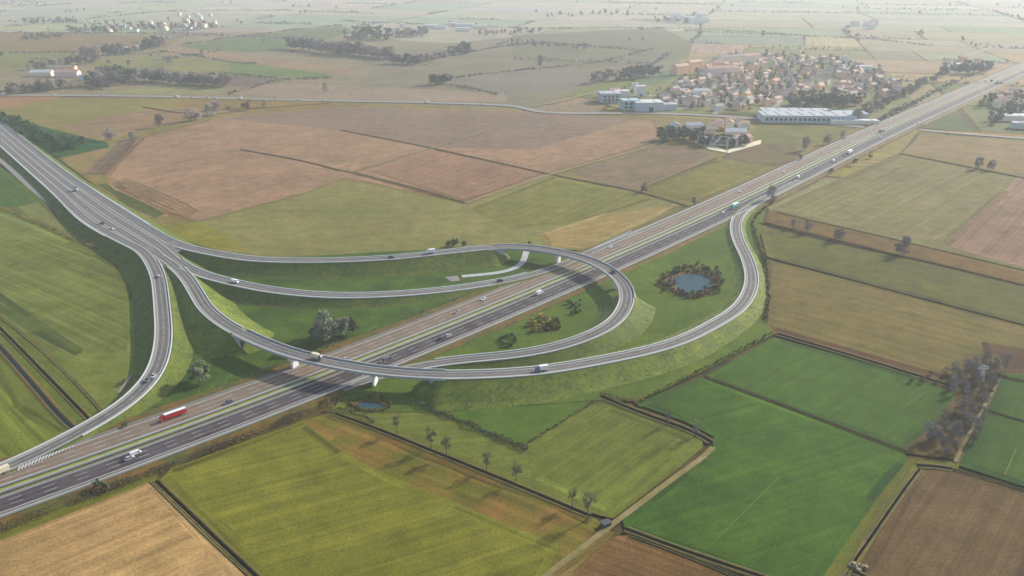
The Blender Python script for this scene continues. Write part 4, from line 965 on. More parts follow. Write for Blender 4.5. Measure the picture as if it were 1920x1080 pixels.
# a thin sprinkling of hedgerow trees on the far field edges
rnd = random.Random(55); cnt = 0
for _ in range(2600):
    a, b = far_edges[rnd.randrange(len(far_edges))]; q = a.lerp(b, rnd.random())
    if not (1500 < q.y < 4800) or abs(q.x) > q.y * .72: continue
    if noise.noise(Vector((q.x * .002, q.y * .002, 3))) < .02: continue
    cnt += 1
    if cnt > 230: break
    tree(rnd.choice(FARK), 0, 0, rnd.uniform(8, 15), 'small hazy hedgerow tree in the far fields', 'scattered hedgerow trees in the haze', parts=False, wide=1.3, pos=Vector((q.x, q.y, 0)))
def far_hedge(pts, hh, label, mat=('leaf_far', 'leaf_hedge'), dens=1.0):
    p = trace([(x, y, 0) for x, y in pts], sm=2, step=4); rnd = random.Random(int(pts[0][0])); mb = MB()
    for q in p:
        g = .55 + .9 * noise.noise(Vector((q.x * .02, q.y * .02, 4)))
        for _ in range(int(5 * dens * max(.1, g) + rnd.random())):
            c = q + Vector((rnd.gauss(0, 2.4), rnd.gauss(0, 2.4), rnd.random() * hh * max(.3, g)))
            u = Vector((rnd.gauss(0, 1), rnd.gauss(0, 1), rnd.gauss(0, .8))).normalized(); v = u.orthogonal(); u *= rnd.uniform(.8, 1.8); v *= rnd.uniform(.7, 1.4)
            mb.add([c - u - v, c + u - v, c + u + v, c - u + v], [(0, 1, 2, 3)], rnd.randrange(2))
    return tag(mb.build('hedge', [M[m] for m in mat]), label, 'hedge')
for pts, hh, lb in [([(300,96),(370,106),(435,117),(480,120)], 4, 'thin dark hedge beside the pinkish far strip'), ([(540,97),(640,104),(760,116),(800,122)], 5, 'hedge along the foot of the long far row'), ([(0,100),(90,98),(180,96)], 4, 'thin hedge above the small greenish plot'),
    ([(60,112),(190,106),(300,99)], 5, 'broken hedge left of the small far farm'), ([(340,84),(480,65),(640,47)], 4, 'faint hedge at the top of the hazy green field'), ([(780,118),(850,104),(1000,82),(1200,94)], 4, 'long thin hedge right of the far rows'),
    ([(425,139),(540,148),(616,147)], 4, 'dark hedge under the bright green strip'), ([(820,150),(960,133),(1110,118),(1230,90)], 3, 'faint hedge running up to the right in the brown fields'), ([(840,160),(910,172),(930,178)], 4, 'short green hedge above the bend of the road'),
    ([(0,172),(130,166),(190,168)], 6, 'hedge below the orange-roofed farm'), ([(430,176),(520,152),(545,149)], 4, 'dark hedge rising from the country road'), ([(640,40),(960,52),(1280,54),(1500,66)], 6, 'long hazy hedge under the top fields'),
    ([(0,62),(160,62),(400,64)], 5, 'faint hedge under the far left hamlet'), ([(200,24),(500,20),(700,26)], 7, 'pale hedge near the top left'), ([(1280,58),(1600,72),(1750,86)], 5, 'faint hedge above the village'), ([(1640,232),(1720,190),(1800,150),(1860,128)], 6, 'rough hedge along the far bank of the distant motorway')]:
    far_hedge(pts, hh, lb)
# far hedgerow belts, uncountable from here
def belt(seed, lo, hi, n, label):
    rnd = random.Random(seed); mb = MB(); used = 0
    while used < n:
        a, b = far_edges[rnd.randrange(len(far_edges))]
        if not (lo < a.y < hi) or abs(a.x) > a.y * .8: continue
        used += 1; L = (b - a).length; k = 0; t0, t1 = sorted((rnd.random(), rnd.random()))
        if t1 - t0 < .2: t0, t1 = 0, 1
        for _ in range(int(L * (t1 - t0) / 2.2)):
            c = a.lerp(b, rnd.uniform(t0, t1)) + Vector((rnd.gauss(0, 2.0), rnd.gauss(0, 2.0), rnd.random() ** 1.3 * rnd.choice((3, 5, 8))))
            u = Vector((rnd.gauss(0, 1), rnd.gauss(0, 1), rnd.gauss(0, .7))).normalized(); v = u.orthogonal()
            u *= rnd.uniform(1.2, 2.6); v *= rnd.uniform(1.0, 2.0)
            mb.add([c - u - v, c + u - v, c + u + v, c - u + v], [(0, 1, 2, 3)], rnd.randrange(2))
    tag(mb.build('far_hedgerows', [M['leaf_bare'], M['leaf_bare_grey']]), label, 'hedgerow', None, 'stuff')
belt(3, 1400, 3200, 60, 'low hedgerows lining the far fields')
belt(4, 3200, 8000, 110, 'faint hedgerows near the horizon')

# ---------------------------------------------------------------- buildings
ROOF = {'terra': plain('terracotta_tiles', (.52, .30, .21, 1), (.46, .32, .25, 1), .2, .15), 'grey': plain('grey_roof', (.40, .41, .43, 1), None, .2, .1),
        'brown': plain('brown_tiles', (.34, .27, .23, 1), (.31, .27, .24, 1), .2, .15), 'white': plain('white_roof_sheet', (.56, .56, .54, 1), None, .1, .06),
        'teal': plain('teal_roof', (.36, .46, .46, 1), None, .1, .06), 'green': plain('pale_green_roof', (.40, .5, .42, 1), None, .1, .06)}
WALL = {'white': plain('white_render', (.68, .67, .63, 1), None, .2, .05), 'cream': plain('cream_render', (.80, .70, .54, 1), None, .2, .05), 'orange': plain('orange_render', (.80, .47, .28, 1), None, .2, .05),
        'pink': plain('pink_render', (.80, .58, .52, 1), None, .2, .05), 'greyw': plain('grey_panels', (.40, .42, .45, 1), None, .2, .05), 'tealw': plain('teal_panels', (.30, .5, .50, 1), None, .2, .05), 'bluew': plain('pale_blue_panels', (.48, .52, .56, 1), None, .2, .05)}
def house(x, y, wx, wy, h, wall, roof, label, rz=0, group=None, kind='gable', cat='house', name='house', win=True, pos=None, chimney=False):
    """wx by wy metres, eaves at h"""
    p = pos if pos is not None else P(x, y, .1); r = empty(name, (p.x, p.y, 0), rz); tag(r, label, cat, group)
    mb = MB(); mb.box(0, 0, h / 2, wx, wy, h)
    e = .5; rh = min(wx, wy) * (.24 if kind != 'flat' else 0); ax = wx >= wy
    if kind == 'gable':
        if ax: mb.add([(-wx / 2, -wy / 2, h), (-wx / 2, wy / 2, h), (-wx / 2, 0, h + rh)], [(0, 2, 1)]); mb.add([(wx / 2, -wy / 2, h), (wx / 2, wy / 2, h), (wx / 2, 0, h + rh)], [(0, 1, 2)])
        else: mb.add([(-wx / 2, -wy / 2, h), (wx / 2, -wy / 2, h), (0, -wy / 2, h + rh)], [(0, 1, 2)]); mb.add([(-wx / 2, wy / 2, h), (wx / 2, wy / 2, h), (0, wy / 2, h + rh)], [(0, 2, 1)])
    mb.build('wall', WALL[wall], r)
    rb = MB(); X, Y, t = wx / 2 + e, wy / 2 + e, .25
    if kind == 'flat':
        rb.box(0, 0, h + .2, wx + .4, wy + .4, .36)
        for k in range(max(1, int(max(wx, wy) / 14))):
            rb.box((k + .5) * wx / max(1, int(max(wx, wy) / 14)) - wx / 2 if ax else 0, 0 if ax else (k + .5) * wy / max(1, int(max(wx, wy) / 14)) - wy / 2, h + .6, 2.5 if ax else wx * .7, wy * .7 if ax else 2.5, .5)
    else:
        z0 = h - .1
        if kind == 'gable':
            if ax: A = [(-X, -Y, z0), (X, -Y, z0), (X, 0, h + rh + .2), (-X, 0, h + rh + .2), (-X, Y, z0), (X, Y, z0)]; F = [(0, 1, 2, 3), (3, 2, 5, 4)]
            else: A = [(-X, -Y, z0), (-X, Y, z0), (0, Y, h + rh + .2), (0, -Y, h + rh + .2), (X, -Y, z0), (X, Y, z0)]; F = [(0, 3, 2, 1), (3, 4, 5, 2)]
        else:
            s = min(X, Y) * .9; a, b = (X - s, 0) if ax else (0, Y - s)
            A = [(-X, -Y, z0), (X, -Y, z0), (X, Y, z0), (-X, Y, z0), (-a, -b, h + rh + .2), (a, b, h + rh + .2)]
            F = [(0, 1, 5, 4), (1, 2, 5), (2, 3, 4, 5), (3, 0, 4)] if ax else [(0, 1, 4), (1, 2, 5, 4), (2, 3, 5), (3, 0, 4, 5)]
        rb.add(A, F); rb.add([(a_[0], a_[1], a_[2] - t) for a_ in A], [tuple(reversed(f)) for f in F])
    ro = rb.build('roof', ROOF[roof], r)
    if chimney:
        cm_ = MB(); cm_.box(wx * .22, wy * .1, h + rh, .9, .9, 2.2); cm_.build('chimney', WALL['white'], ro)
    return r
def windows(r, xs, y, zs, w_, h_, side='y'):
    for z in zs:
        for x in xs:
            mb = MB()
            if side == 'y': mb.box(x, y, z, w_, .3, h_)
            else: mb.box(y, x, z, .3, w_, h_)
            mb.build('window', M['glass'], r)
q = ccw([P(x, y, .14) for x, y in [(1100,186),(1120,168),(1230,158),(1282,142),(1335,112),(1400,96),(1500,100),(1592,112),(1660,134),(1705,165),(1712,192),(1640,226),(1430,212),(1200,214)]])
poly_object('village_ground', [(q, want(166, 164, 140, 1350, 1150), want(148, 154, 130, 1350, 1150), (1, .3), .2)], label='gardens and yards between the village houses')
for k_, (a_, b_) in enumerate([((1250,206),(1690,160)), ((1290,190),(1600,116)), ((1300,150),(1640,178)), ((1340,214),(1400,100)), ((1450,206),(1520,104)), ((1560,198),(1590,118)), ((1120,190),(1280,176))]):
    lane('village_street', [a_, ((a_[0] + b_[0]) / 2 + 6, (a_[1] + b_[1]) / 2 - 3), b_], 7, 'shoulder', 'pale %s street running through the hazy village' % ['lower long', 'slanting', 'cross', 'left', 'middle', 'right', 'estate'][k_], .2 + .02 * k_)
# landmarks of the estate and village
r = house(1142, 190, 30, 26, 13, 'greyw', 'grey', 'grey box-shaped factory hall at the left end of the estate', .1, kind='flat', cat='factory', name='factory')
windows(r, (-9, -3, 3, 9), -13.1, (4, 9), 3, 2.5)
r = house(1180, 204, 24, 22, 13, 'tealw', 'teal', 'teal industrial building in front of the estate', .08, kind='flat', cat='factory', name='factory'); windows(r, (-7, 0, 7), -11.1, (4, 9), 4, 3)
r = house(1214, 206, 38, 26, 12, 'bluew', 'white', 'pale blue warehouse with a white roof beside the country road', .06, kind='flat', cat='warehouse', name='warehouse')
mb = MB(); mb.box(2, -13.1, 3, 6, .3, 6); mb.build('door', M['glass'], r)
house(1200, 181, 14, 12, 16, 'white', 'white', 'tall bright white block in the middle of the estate', .1, kind='flat', cat='building', name='building')
house(1166, 181, 22, 14, 9, 'cream', 'white', 'cream building with a pale roof behind the estate factories', .1, kind='flat', cat='building', name='building')
house(1190, 172, 10, 10, 13, 'white', 'grey', 'slim white building at the back of the estate', .1, kind='flat', cat='building', name='building')
house(1152, 178, 18, 12, 8, 'pink', 'terra', 'pinkish building behind the grey factory hall', .1, cat='building', name='building')
house(1130, 182, 16, 10, 7, 'white', 'white', 'low white shed at the left back of the estate', .1, kind='flat', cat='shed', name='shed')
house(1252, 205, 22, 16, 8, 'bluew', 'grey', 'blue-grey hall right of the pale blue warehouse', .06, kind='flat', cat='warehouse', name='warehouse')
house(1290, 190, 30, 16, 7, 'cream', 'grey', 'low cream hall at the village edge', .1, kind='flat', cat='warehouse', name='warehouse')
house(1300, 178, 44, 14, 7, 'white', 'white', 'long white-roofed shed among the village houses', .05, kind='gable', cat='shed', name='shed')
r = house(1510, 226, 118, 34, 9, 'bluew', 'grey', 'long blue-grey factory with a window band beside the motorway', -.05, kind='flat', cat='factory', name='factory')
windows(r, [-54 + 6 * k for k in range(19)], -17.1, (4.5,), 3.4, 3.2)
r = house(1490, 217, 90, 26, 8, 'white', 'grey', 'pale long hall behind the blue-grey factory', -.05, kind='flat', cat='factory', name='factory')
house(1600, 232, 60, 12, 5, 'cream', 'white', 'low cream annex at the motorway end of the long factory', -.05, kind='flat', cat='annex', name='annex')
house(1585, 222, 50, 26, 8, 'greyw', 'teal', 'hall with a grey-blue roof right of the long factory', -.05, kind='flat', cat='factory', name='factory')
house(1275, 139, 34, 14, 15, 'orange', 'terra', 'orange apartment block furthest left in the village', .7, cat='apartment block', name='apartment_block')
house(1300, 133, 34, 14, 17, 'orange', 'terra', 'orange apartment block second from the left', .7, cat='apartment block', name='apartment_block')
house(1352, 143, 60, 16, 15, 'pink', 'terra', 'long pink block with a dark red roof', .25, cat='apartment block', name='apartment_block')
house(1370, 123, 56, 14, 18, 'cream', 'brown', 'large cream apartment block at the top of the village', .35, cat='apartment block', name='apartment_block')
house(1405, 121, 40, 14, 18, 'cream', 'terra', 'cream block right of the largest one', .4, cat='apartment block', name='apartment_block')
house(1412, 138, 14, 14, 17, 'orange', 'terra', 'tall orange tower in the middle of the village', .6, kind='hip', cat='tower block', name='tower_block')
house(1345, 132, 18, 14, 15, 'orange', 'terra', 'small orange block behind the pink one', .1, cat='apartment block', name='apartment_block')
house(1616, 132, 36, 14, 8, 'white', 'white', 'long white building at the right edge of the village', .05, kind='flat', cat='building', name='building')
house(1584, 118, 12, 12, 13, 'white', 'grey', 'bright white tower at the far right corner of the village', .05, kind='flat', cat='building', name='building')
house(1820, 128, 70, 16, 8, 'bluew', 'white', 'pale hazy warehouse left of the far motorway', -.15, kind='flat', cat='warehouse', name='warehouse')
house(1345, 271, 44, 14, 6, 'cream', 'white', 'long pale barn on the near side of the farm', -.12, cat='barn', name='barn')
house(1390, 268, 22, 12, 7, 'orange', 'terra', 'orange barn at the right end of the farm', .5, cat='barn', name='barn')
house(1378, 256, 24, 14, 7, 'cream', 'white', 'cream farm building with a pale roof', -.1, cat='farm building', name='farm_building')
house(1265, 247, 12, 14, 9, 'cream', 'grey', 'cream farmhouse at the left end of the farm', .1, cat='farmhouse', name='farmhouse')
house(1300, 242, 20, 12, 6, 'white', 'grey', 'white farm outbuilding behind the trees', .1, cat='outbuilding', name='outbuilding')
house(1325, 250, 18, 10, 6, 'pink', 'brown', 'brown-roofed farm outbuilding in the middle of the farm', .1, cat='outbuilding', name='outbuilding')
mb = MB(); q = ccw([P(x, y, .33) for x, y in [(1302,268),(1312,264),(1362,282),(1395,270),(1428,262),(1426,270),(1366,287),(1330,280)]]); mb.add(q, [tuple(range(len(q)))]); tag(mb.build('farm_yard', plain('pale_gravel_yard', col(236, 226, 188, .75), None, .2, .08)), 'pale gravel yard on the near side of the farm', None, None, 'structure')
house(80, 142, 38, 16, 7, 'cream', 'white', 'long cream barn left half of the orange-roofed farm', .02, cat='barn', name='barn')
house(128, 143, 40, 16, 8, 'pink', 'terra', 'long building with an orange roof at the left farm', .02, cat='barn', name='barn')
house(118, 133, 50, 12, 8, 'orange', 'brown', 'brown-roofed wing behind the orange-roofed building', .02, cat='barn', name='barn')
house(156, 149, 12, 10, 6, 'white', 'grey', 'small white house at the right end of the left farm', .02)
house(1895, 225, 36, 20, 7, 'cream', 'white', 'pale hall right of the motorway at the right edge', -.2, kind='flat', cat='building', name='building')
house(1912, 240, 20, 12, 7, 'bluew', 'grey', 'small grey-blue building at the right edge below the pale hall', -.2, kind='flat', cat='building', name='building')
for k, (x, y) in enumerate([(716,49),(755,50),(739,58),(742,63)]):
    house(x, y, 16, 12, 9, 'white', 'white', 'bright white house above the far rounded wood', .1, 'white houses above the far wood', kind='flat')
for k, (x, y, a, lb) in enumerate([(806,52,44,'left white hall of the far factory'), (828,54,30,'white hall second from the left in the far factory'), (846,48,24,'tallest white block of the far factory'), (872,50,56,'long white hall of the far factory'), (868,58,40,'front white hall of the far factory'), (900,53,40,'yellowish hall at the right end of the far factory')]):
    house(x, y, a, 18, 9, 'cream' if 'yellow' in lb else 'white', 'white' if k != 1 else 'teal', lb, .05, kind='flat', cat='factory hall', name='factory_hall')
rnd = random.Random(17)
def cluster(poly, n, dmin, label, group, seed, walls=('white', 'cream', 'cream', 'orange', 'pink'), roofs=('terra', 'terra', 'terra', 'brown'), big=1.0, base=0):
    for x, y in scatter(poly, n, dmin, seed):
        wx, wy = rnd.uniform(10, 17) * big, rnd.uniform(8, 12) * big
        wl, rf = rnd.choice(walls), rnd.choice(roofs); wn = {'white': 'white', 'cream': 'cream', 'orange': 'orange', 'pink': 'pink', 'greyw': 'grey', 'bluew': 'pale blue'}[wl]
        rn = {'terra': 'terracotta', 'brown': 'brown', 'grey': 'grey', 'white': 'white'}[rf]
        house(x, y, wx, wy, rnd.uniform(5.5, 9) * big, wl, rf, '%s house with %s roof %s' % (wn, rn, label), base + rnd.choice((0, math.pi / 2)) + rnd.uniform(-.15, .15), '%s and %s houses %s' % (wn, rn, group), rnd.choice(('gable', 'gable', 'hip')))
village = [(1282,150),(1330,128),(1340,112),(1400,100),(1500,104),(1590,116),(1650,136),(1690,162),(1700,186),(1600,196),(1480,188),(1440,200),(1400,210),(1250,205),(1240,180)]
cluster(village, 175, 16.5, 'in the hazy village', 'in the village', 3, base=.7)
cluster([(1340,232),(1400,226),(1410,240),(1330,246)], 6, 14, 'between the farm and the village', 'between farm and village', 6)
cluster([(150,58),(240,50),(330,40),(405,34),(408,52),(330,58),(230,62)], 17, 34, 'in the far hamlet', 'in the far hamlet', 4, ('white', 'cream', 'white', 'pink'), ('terra', 'grey', 'white'), 1.1)
cluster([(335,28),(350,24),(392,26),(398,32),(345,34)], 6, 26, 'behind the far hamlet', 'behind the far hamlet', 5, ('white', 'cream'), ('terra', 'white'), 1.0)
cluster([(212,97),(262,94),(262,98),(214,101)], 5, 16, 'at the small far farm', 'at the small far farm', 9, ('white', 'cream'), ('terra', 'grey'))
cluster([(1855,190),(1920,172),(1920,210),(1880,215)], 9, 20, 'right of the far motorway', 'right of the motorway', 13)
cluster([(1250,32),(1330,34),(1350,44),(1260,46)], 8, 40, 'in the faint top hamlet', 'in the faint far hamlet', 14, ('white',), ('white', 'grey'), 1.8)
cluster([(1590,46),(1640,46),(1640,54),(1590,54)], 5, 40, 'in the palest top hamlet', 'in the palest hamlet', 15, ('white',), ('terra', 'grey'), 1.5)
cluster([(1780,110),(1840,118),(1850,135),(1780,130)], 5, 30, 'beside the hazy warehouse', 'beside the hazy warehouse', 16)
# trees between the village houses
for x, y in scatter(village + [], 290, 10, 77):
    tree(random.choice(['far_grey', 'far_green', 'far_bare']), x, y, random.uniform(7, 14), 'tree between the houses of the hazy village', 'garden trees of the village', parts=False, wide=1.1)
for x, y in scatter([(1120,196),(1130,170),(1230,160),(1260,200)], 26, 14, 78):
    tree(random.choice(['far_grey', 'far_green']), x, y, random.uniform(5, 9), 'low tree between the halls of the industrial estate', 'trees in the industrial estate', parts=False)

# ---------------------------------------------------------------- vehicles and street furniture
PAINTS = {k: paint(k + '_paint', c) for k, c in {'white': (.75, .75, .74, 1), 'silver': (.42, .43, .45, 1), 'black': (.012, .012, .014, 1), 'grey': (.13, .135, .14, 1), 'red': (.55, .02, .02, 1), 'blue': (.10, .16, .28, 1), 'cream': (.70, .62, .42, 1), 'teal': (.12, .38, .36, 1), 'pinkish': (.5, .36, .33, 1)}.items()}
M['light_red'] = paint('tail_lamp', (.35, .01, .01, 1)); M['lamp'] = paint('headlamp', (.8, .8, .8, 1), .1)
def profile(mb, prof, w0, w1, m=0):
    """side profile (x, z, inset) extruded across the width"""
    n = len(prof); L = [(x, -w0 / 2 + i, z) for x, z, i in prof]; R = [(x, w0 / 2 - i, z) for x, z, i in prof]
    mb.add(L + R, [tuple(range(n)), tuple(range(2 * n - 1, n - 1, -1))] + [(i, n + i, n + (i + 1) % n, (i + 1) % n) for i in range(n)], m)
def wheels(r, xs, wd, rad):
    for x in xs:
        for s in (-1, 1):
            mb = MB(); mb.tube((x, s * (wd / 2 - .24), rad), (x, s * (wd / 2 + .01), rad), rad, rad, 14); w_ = mb.build('wheel', M['tyre'], r)
            mb = MB(); mb.tube((x, s * (wd / 2 + .01), rad), (x, s * (wd / 2 + .03), rad), rad * .6, rad * .55, 10); mb.build('rim', M['steel'], w_)
def lights(r, x0, x1, wd, z):
    for x, nm, mt in ((x0, 'headlight', 'lamp'), (x1, 'tail_light', 'light_red')):
        for s in (-1, 1):
            mb = MB(); mb.box(x, s * (wd / 2 - .28), z, .08, .34, .16); mb.build(nm, M[mt], r)
def make_car(c):
    r = empty('car')
    mb = MB(); profile(mb, [(-2.15, .35, .08), (-2.2, .62, .05), (-2.12, .95, .08), (-1.2, 1.02, .05), (1.05, .98, .05), (1.95, .80, .12), (2.15, .6, .1), (2.15, .35, .1), (1.0, .25, 0), (-1.0, .25, 0)], 1.8, 1.8); mb.build('body', PAINTS[c], r)
    mb = MB(); profile(mb, [(-1.95, .98, .1), (-1.45, 1.38, .28), (.25, 1.40, .28), (1.05, .97, .12)], 1.72, 1.7); mb.build('window_band', M['glass'], r)
    mb = MB(); profile(mb, [(-1.4, 1.37, .27), (-1.2, 1.46, .32), (.1, 1.47, .32), (.25, 1.39, .27)], 1.7, 1.7); mb.build('roof', PAINTS[c], r)
    wheels(r, (-1.35, 1.35), 1.8, .33); lights(r, 2.14, -2.18, 1.8, .66); return r
def make_van(c):
    r = empty('van')
    mb = MB(); profile(mb, [(-2.9, .35, .03), (-2.9, 2.35, .14), (1.2, 2.38, .16), (1.6, 2.2, .16), (2.15, 1.3, .08), (2.85, 1.05, .1), (2.95, .4, .08)], 2.05, 2); mb.build('body', PAINTS[c], r)
    mb = MB(); mb.add([(1.70, -.82, 2.08), (1.70, .82, 2.08), (2.2, .9, 1.34), (2.2, -.9, 1.34)], [(0, 3, 2, 1)]); mb.build('windscreen', M['glass'], r)
    for s in (-1, 1): mb = MB(); mb.box(1.35, s * .98, 1.75, .9, .08, .6); mb.build('side_window', M['glass'], r)
    wheels(r, (-1.9, 1.9), 2.05, .36); lights(r, 2.93, -2.92, 2.0, .8); return r
def make_lorry(cab, box_, top=None, L=12.0):
    r = empty('lorry'); x0 = 8.0 - L - 2.2
    mb = MB(); mb.box((x0 + 5.3) / 2, 0, 2.35, 5.3 - x0, 2.5, 2.7); t = mb.build('trailer', PAINTS[box_], r)
    mb = MB(); mb.box((x0 + 5.3) / 2, 0, 3.76, 5.3 - x0 + .1, 2.56, .14); mb.build('trailer_roof', PAINTS[top or 'white'], r)
    mb = MB(); profile(mb, [(5.75, .5, 0), (5.75, 3.2, .1), (6.2, 3.5, .2), (7.2, 3.1, .14), (7.9, 2.2, .05), (8.0, .5, .05)], 2.45, 2.4); mb.build('cab', PAINTS[cab], r)
    mb = MB(); mb.add([(7.24, -1.05, 3.02), (7.24, 1.05, 3.02), (7.92, 1.1, 2.22), (7.92, -1.1, 2.22)], [(0, 3, 2, 1)]); mb.build('windscreen', M['glass'], r)
    mb = MB(); mb.box((x0 + 7.5) / 2, 0, .85, 7.3 - x0, 1.0, .3); mb.build('chassis', PAINTS['grey'], r)
    wheels(r, (x0 + 1.2, x0 + 2.5, 5.2, 7.1), 2.45, .5); lights(r, 7.99, x0 - .02, 2.4, 1.0); return r
PROTO = {}
def vehicle(kind, c, px, py, z, path, sgn, label, L=12.0, cab=None, top=None, group=None, scale=1.0):
    key = (kind, c, cab, top, L)
    p = P(px, py, z); i = min(range(len(path)), key=lambda k: (path[k] - p).xy.length)
    d = path[min(i + 2, len(path) - 1)] - path[max(i - 2, 0)]; rz = math.atan2(d.y * sgn, d.x * sgn)
    p.z = path[i].z + (.18 if path is not MW else .06)
    if key in PROTO: r = copy_tree(PROTO[key])
    else: r = PROTO[key] = {'car': lambda: make_car(c), 'van': lambda: make_van(c), 'lorry': lambda: make_lorry(cab or c, c, top, L)}[kind]()
    r.location = p; r.rotation_euler = (0, 0, rz); r.scale = (scale,) * 3
    tag(r, label, kind, group); return r
V = vehicle
V('lorry', 'black', 141, 350, 7, R2, 1, 'dark lorry with a white cab on the trunk road in the upper left', 6, 'white', 'black', scale=.85)
V('car', 'black', 192, 416, 7, R3, 1, 'black car alone on the left lanes of the trunk road', group=None)
V('car', 'white', 211, 427, 7, R3, 1, 'white car just below the black one on the trunk road')
V('car', 'white', 298, 519, 7, R4, -1, 'white car at the top of the left ramp')
V('car', 'grey', 278, 716, 3.6, R4, 1, 'dark car low on the left ramp'); V('car', 'silver', 288, 708, 4, R4, 1, 'silver car following the dark one on the left ramp')
V('van', 'white', 441, 530, 6, R2, 1, 'white van on the ramp descending to the far carriageway', scale=.9)
V('car', 'black', 734, 484, 7.5, R1, 1, 'black car on the loop ramp left of the white lorry')
V('lorry', 'white', 815, 474, 7.8, R1, -1, 'white lorry on the straight part of the loop ramp', 6, scale=.78)
V('car', 'black', 938, 528, 1.7, R2, 1, 'black car near the foot of the descending ramp')
V('car', 'black', 1150, 511, 8.1, R1, 1, 'black car on the loop bridge')
V('lorry', 'white', 1026, 694, 7, R3, -1, 'white lorry with a dark blue cab on the long ramp right of its bridge', 6, 'blue', scale=.78)
V('lorry', 'cream', 586, 671, 8.4, R3, 1, 'cream lorry with a dark cab on the left end of the long bridge', 5.5, 'grey', 'cream', scale=.78)
V('lorry', 'red', 327, 782, 1, MW, -1, 'red lorry with a white roof on the far carriageway in the lower left', 12.5, 'red', 'white', scale=.82)
V('car', 'grey', 428, 756, 1, MW, -1, 'dark grey car right of the red lorry on the far carriageway')
V('van', 'white', 255, 852, 1, MW, 1, 'white van on the near carriageway in the lower left', scale=.8); V('car', 'silver', 243, 861, 1, MW, 1, 'silver car just behind the white van on the near carriageway')
V('lorry', 'cream', 18, 882, 1.2, R4, 1, 'cream lorry with a dark cab at the left edge of the picture', 6, 'grey', 'cream', scale=.75)
V('car', 'white', 907, 562, 1, MW, -1, 'white car on the far carriageway nearest the loop bridge on its left'); V('car', 'pinkish', 858, 586, 1, MW, -1, 'pinkish car on the far carriageway above the middle of the lawn'); V('car', 'white', 862, 584, 1, MW, -1, 'white car close behind the pinkish one') if False else None
V('van', 'white', 1012, 551, 1, MW, 1, 'white van on the near carriageway just before the loop bridge')
V('car', 'black', 827, 637, 1, MW, 1, 'black car on the near carriageway level with the green shrub ring'); V('car', 'silver', 840, 631, 1, MW, 1, 'silver car just ahead of the black one on the near carriageway')
V('car', 'grey', 716, 682, 1, MW, 1, 'dark grey car emerging from under the long bridge'); V('van', 'grey', 727, 676, 1, MW, 1, 'grey van just ahead of the car at the long bridge')
V('car', 'white', 1145, 464, 1, MW, -1, 'white car on the far carriageway just beyond the loop bridge'); V('car', 'silver', 646, 676, 1, MW, -1, 'silver car on the far carriageway beside the long bridge')
V('lorry', 'teal', 1379, 389, 1, MW, -1, 'teal lorry with a white roof near the mouth of the ring ramp', 9, 'teal', 'white'); V('car', 'white', 1355, 399, 1, MW, 1, 'white car behind the teal lorry'); V('car', 'white', 1387, 360, 1, MW, -1, 'white car on the far carriageway above the teal lorry')
V('car', 'white', 1469, 323, 1, MW, -1, 'white car on the far carriageway beyond the ring ramp mouth'); V('van', 'white', 1497, 333, 1, MW, 1, 'white van on the near carriageway beyond the ring ramp mouth'); V('car', 'grey', 1489, 338, 1, MW, 1, 'grey car behind the distant white van')
V('van', 'white', 1563, 303, 1, MW, 1, 'white van level with the nearer round dark bush'); V('lorry', 'white', 1592, 288, 1, MW, 1, 'white lorry on the near carriageway beyond the round bushes', 10); V('car', 'grey', 1583, 293, 1, MW, 1, 'grey car just behind the distant white lorry')
V('car', 'white', 1595, 267, 1, MW, -1, 'distant white car on the far carriageway beyond the bare tree'); V('car', 'white', 1577, 276, 1, MW, -1, 'white car second in the distant group on the far carriageway'); V('lorry', 'grey', 1653, 248, 1, MW, -1, 'dark lorry on the far carriageway at the end of the long factory', 12, 'grey', 'grey'); V('car', 'white', 1652, 259, 1, MW, 1, 'white car opposite the dark distant lorry')
V('van', 'white', 1723, 232, 1, MW, 1, 'white van at the near edge of the motorway by the right country road')
for i, x in enumerate((5, 100, 192, 201, 331, 361, 389, 404, 450, 517, 560, 606, 800, 905)):
    V('car' if i % 4 else 'van', 'white', x, {0: 178}.get(i, 178 + max(0, x - 150) * .023), .3, CR, 1 if i % 2 else -1, 'white %s strung out on the country road behind the fields' % ('car' if i % 4 else 'van'), 9, group='white vehicles on the country road')
# lattice pylon at the wood, tall mast by the farm
def pylon(px, py, h, label, w0=2.4):
    p = P(px, py, .1); r = empty('pylon', p); tag(r, label, 'pylon'); k = 5
    mb = MB(); lv = [(h * i / k, w0 * (1 - .75 * i / k) / 2) for i in range(k + 1)]
    cr = lambda z, a: [Vector((-a, -a, z)), Vector((a, -a, z)), Vector((a, a, z)), Vector((-a, a, z))]
    for (z0, a0), (z1, a1) in zip(lv, lv[1:]):
        A, B = cr(z0, a0), cr(z1, a1)
        for i in range(4): mb.tube(A[i], B[i], .13, .12, 4); mb.tube(A[i], B[(i + 1) % 4], .08, .08, 4); mb.tube(B[i], B[(i + 1) % 4], .08, .08, 4)
    mb.build('mast', M['steel'], r)
    for z in (h * .78, h * .9):
        m2 = MB(); m2.tube((-3, 0, z), (3, 0, z), .12, .12, 4); m2.tube((-3, 0, z), (0, 0, z + .9), .07, .07, 4); m2.tube((3, 0, z), (0, 0, z + .9), .07, .07, 4); m2.build('crossarm', M['steel'], r)
pylon(1838, 716, 9.5, 'pale steel pylon sticking out of the right-hand wood')
pylon(1361, 300, 26, 'slender mast on the field below the farm', 2.0)
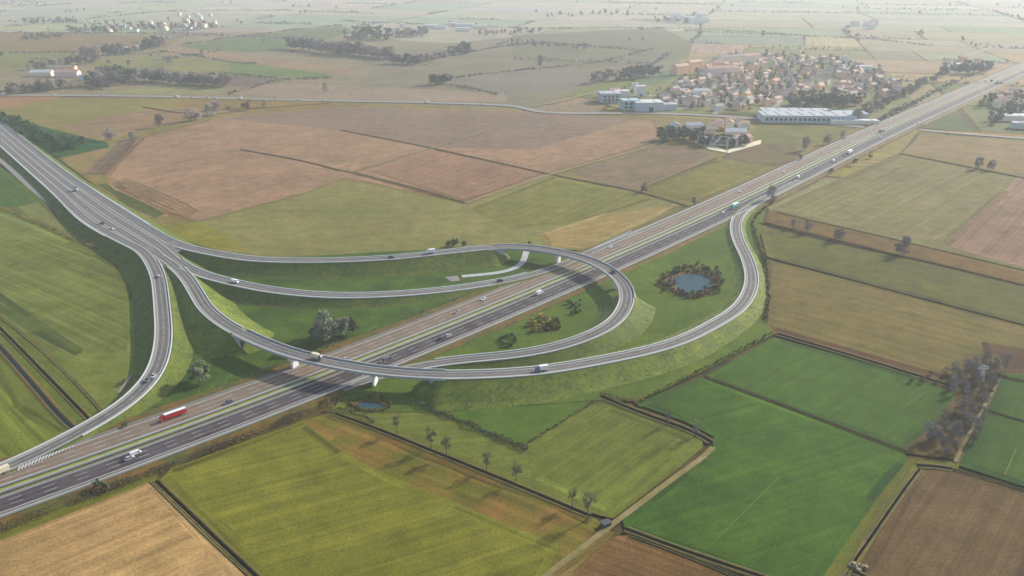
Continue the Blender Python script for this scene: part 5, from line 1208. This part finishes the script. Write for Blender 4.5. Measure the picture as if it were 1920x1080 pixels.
mb = MB(); p = P(1136, 984, .3); mb.box(p.x, p.y, .9, 3.4, 2.4, 1.3, 0, .5); mb.box(p.x, p.y, 1.65, 3.8, 2.8, .22, 0, .5)
tag(mb.build('sluice_box', paint('dark_concrete', (.06, .06, .07, 1), .8)), 'small dark sluice box where the ditch meets the sand track', 'sluice')
mb = MB(); p = P(1613, 1064, .3); rnd = random.Random(3)
for k in range(9): mb.box(p.x + rnd.uniform(-3, 3), p.y + rnd.uniform(-1.6, 1.6), .6, 1.7, 1.3, .9, 0, rnd.uniform(0, 3), .8)
tag(mb.build('straw_heap', plain('straw', (.30, .25, .15, 1), None, 1, .2)), 'heap of pale straw at the lower left corner of the brown field', 'heap')

settle('tree', 295, NT[0], 'distant_trees', 'small trees of the far plain and the village gardens')
settle('shrub', 290, 0, 'small_shrubs', 'smallest shrubs of the embankment rows')
# where several of a group would share a label, say which by counting from the left of the view
bpy.context.view_layer.update()
same = {}
for o in C.objects:
    if o.parent is None and o.get('label') and not o.get('kind'): same.setdefault(o['label'], []).append(o)
def ordinal(n): return '%d%s' % (n, 'th' if 10 <= n % 100 <= 20 else {1: 'st', 2: 'nd', 3: 'rd'}.get(n % 10, 'th'))
for lb, os_ in same.items():
    if len(os_) < 2: continue
    os_.sort(key=lambda o: o.location.x / max(1.0, o.location.y + 40))
    if len(lb.split()) > 12: print('LONG', lb)
    for i, o in enumerate(os_): o['label'] = lb + ', ' + (ordinal(i + 1) + ' from the left' if 0 < i < len(os_) - 1 else 'leftmost' if i == 0 else 'rightmost')
# ---------------------------------------------------------------- haze
hb = MB(); hb.box(0, 5500, 112, 19000, 13600, 228)
hm = bpy.data.materials.new('haze'); hm.use_nodes = True; ht = hm.node_tree; ht.nodes.remove(ht.nodes['Principled BSDF'])
pv = ht.nodes.new('ShaderNodeVolumePrincipled'); pv.inputs['Color'].default_value = (.88, .945, .985, 1); pv.inputs['Density'].default_value = HAZE_DENSITY; pv.inputs['Anisotropy'].default_value = .22
ht.links.new(pv.outputs[0], ht.nodes['Material Output'].inputs['Volume'])
hz = tag(hb.build('haze', hm), 'pale haze filling the air over the plain', None, None, 'stuff')
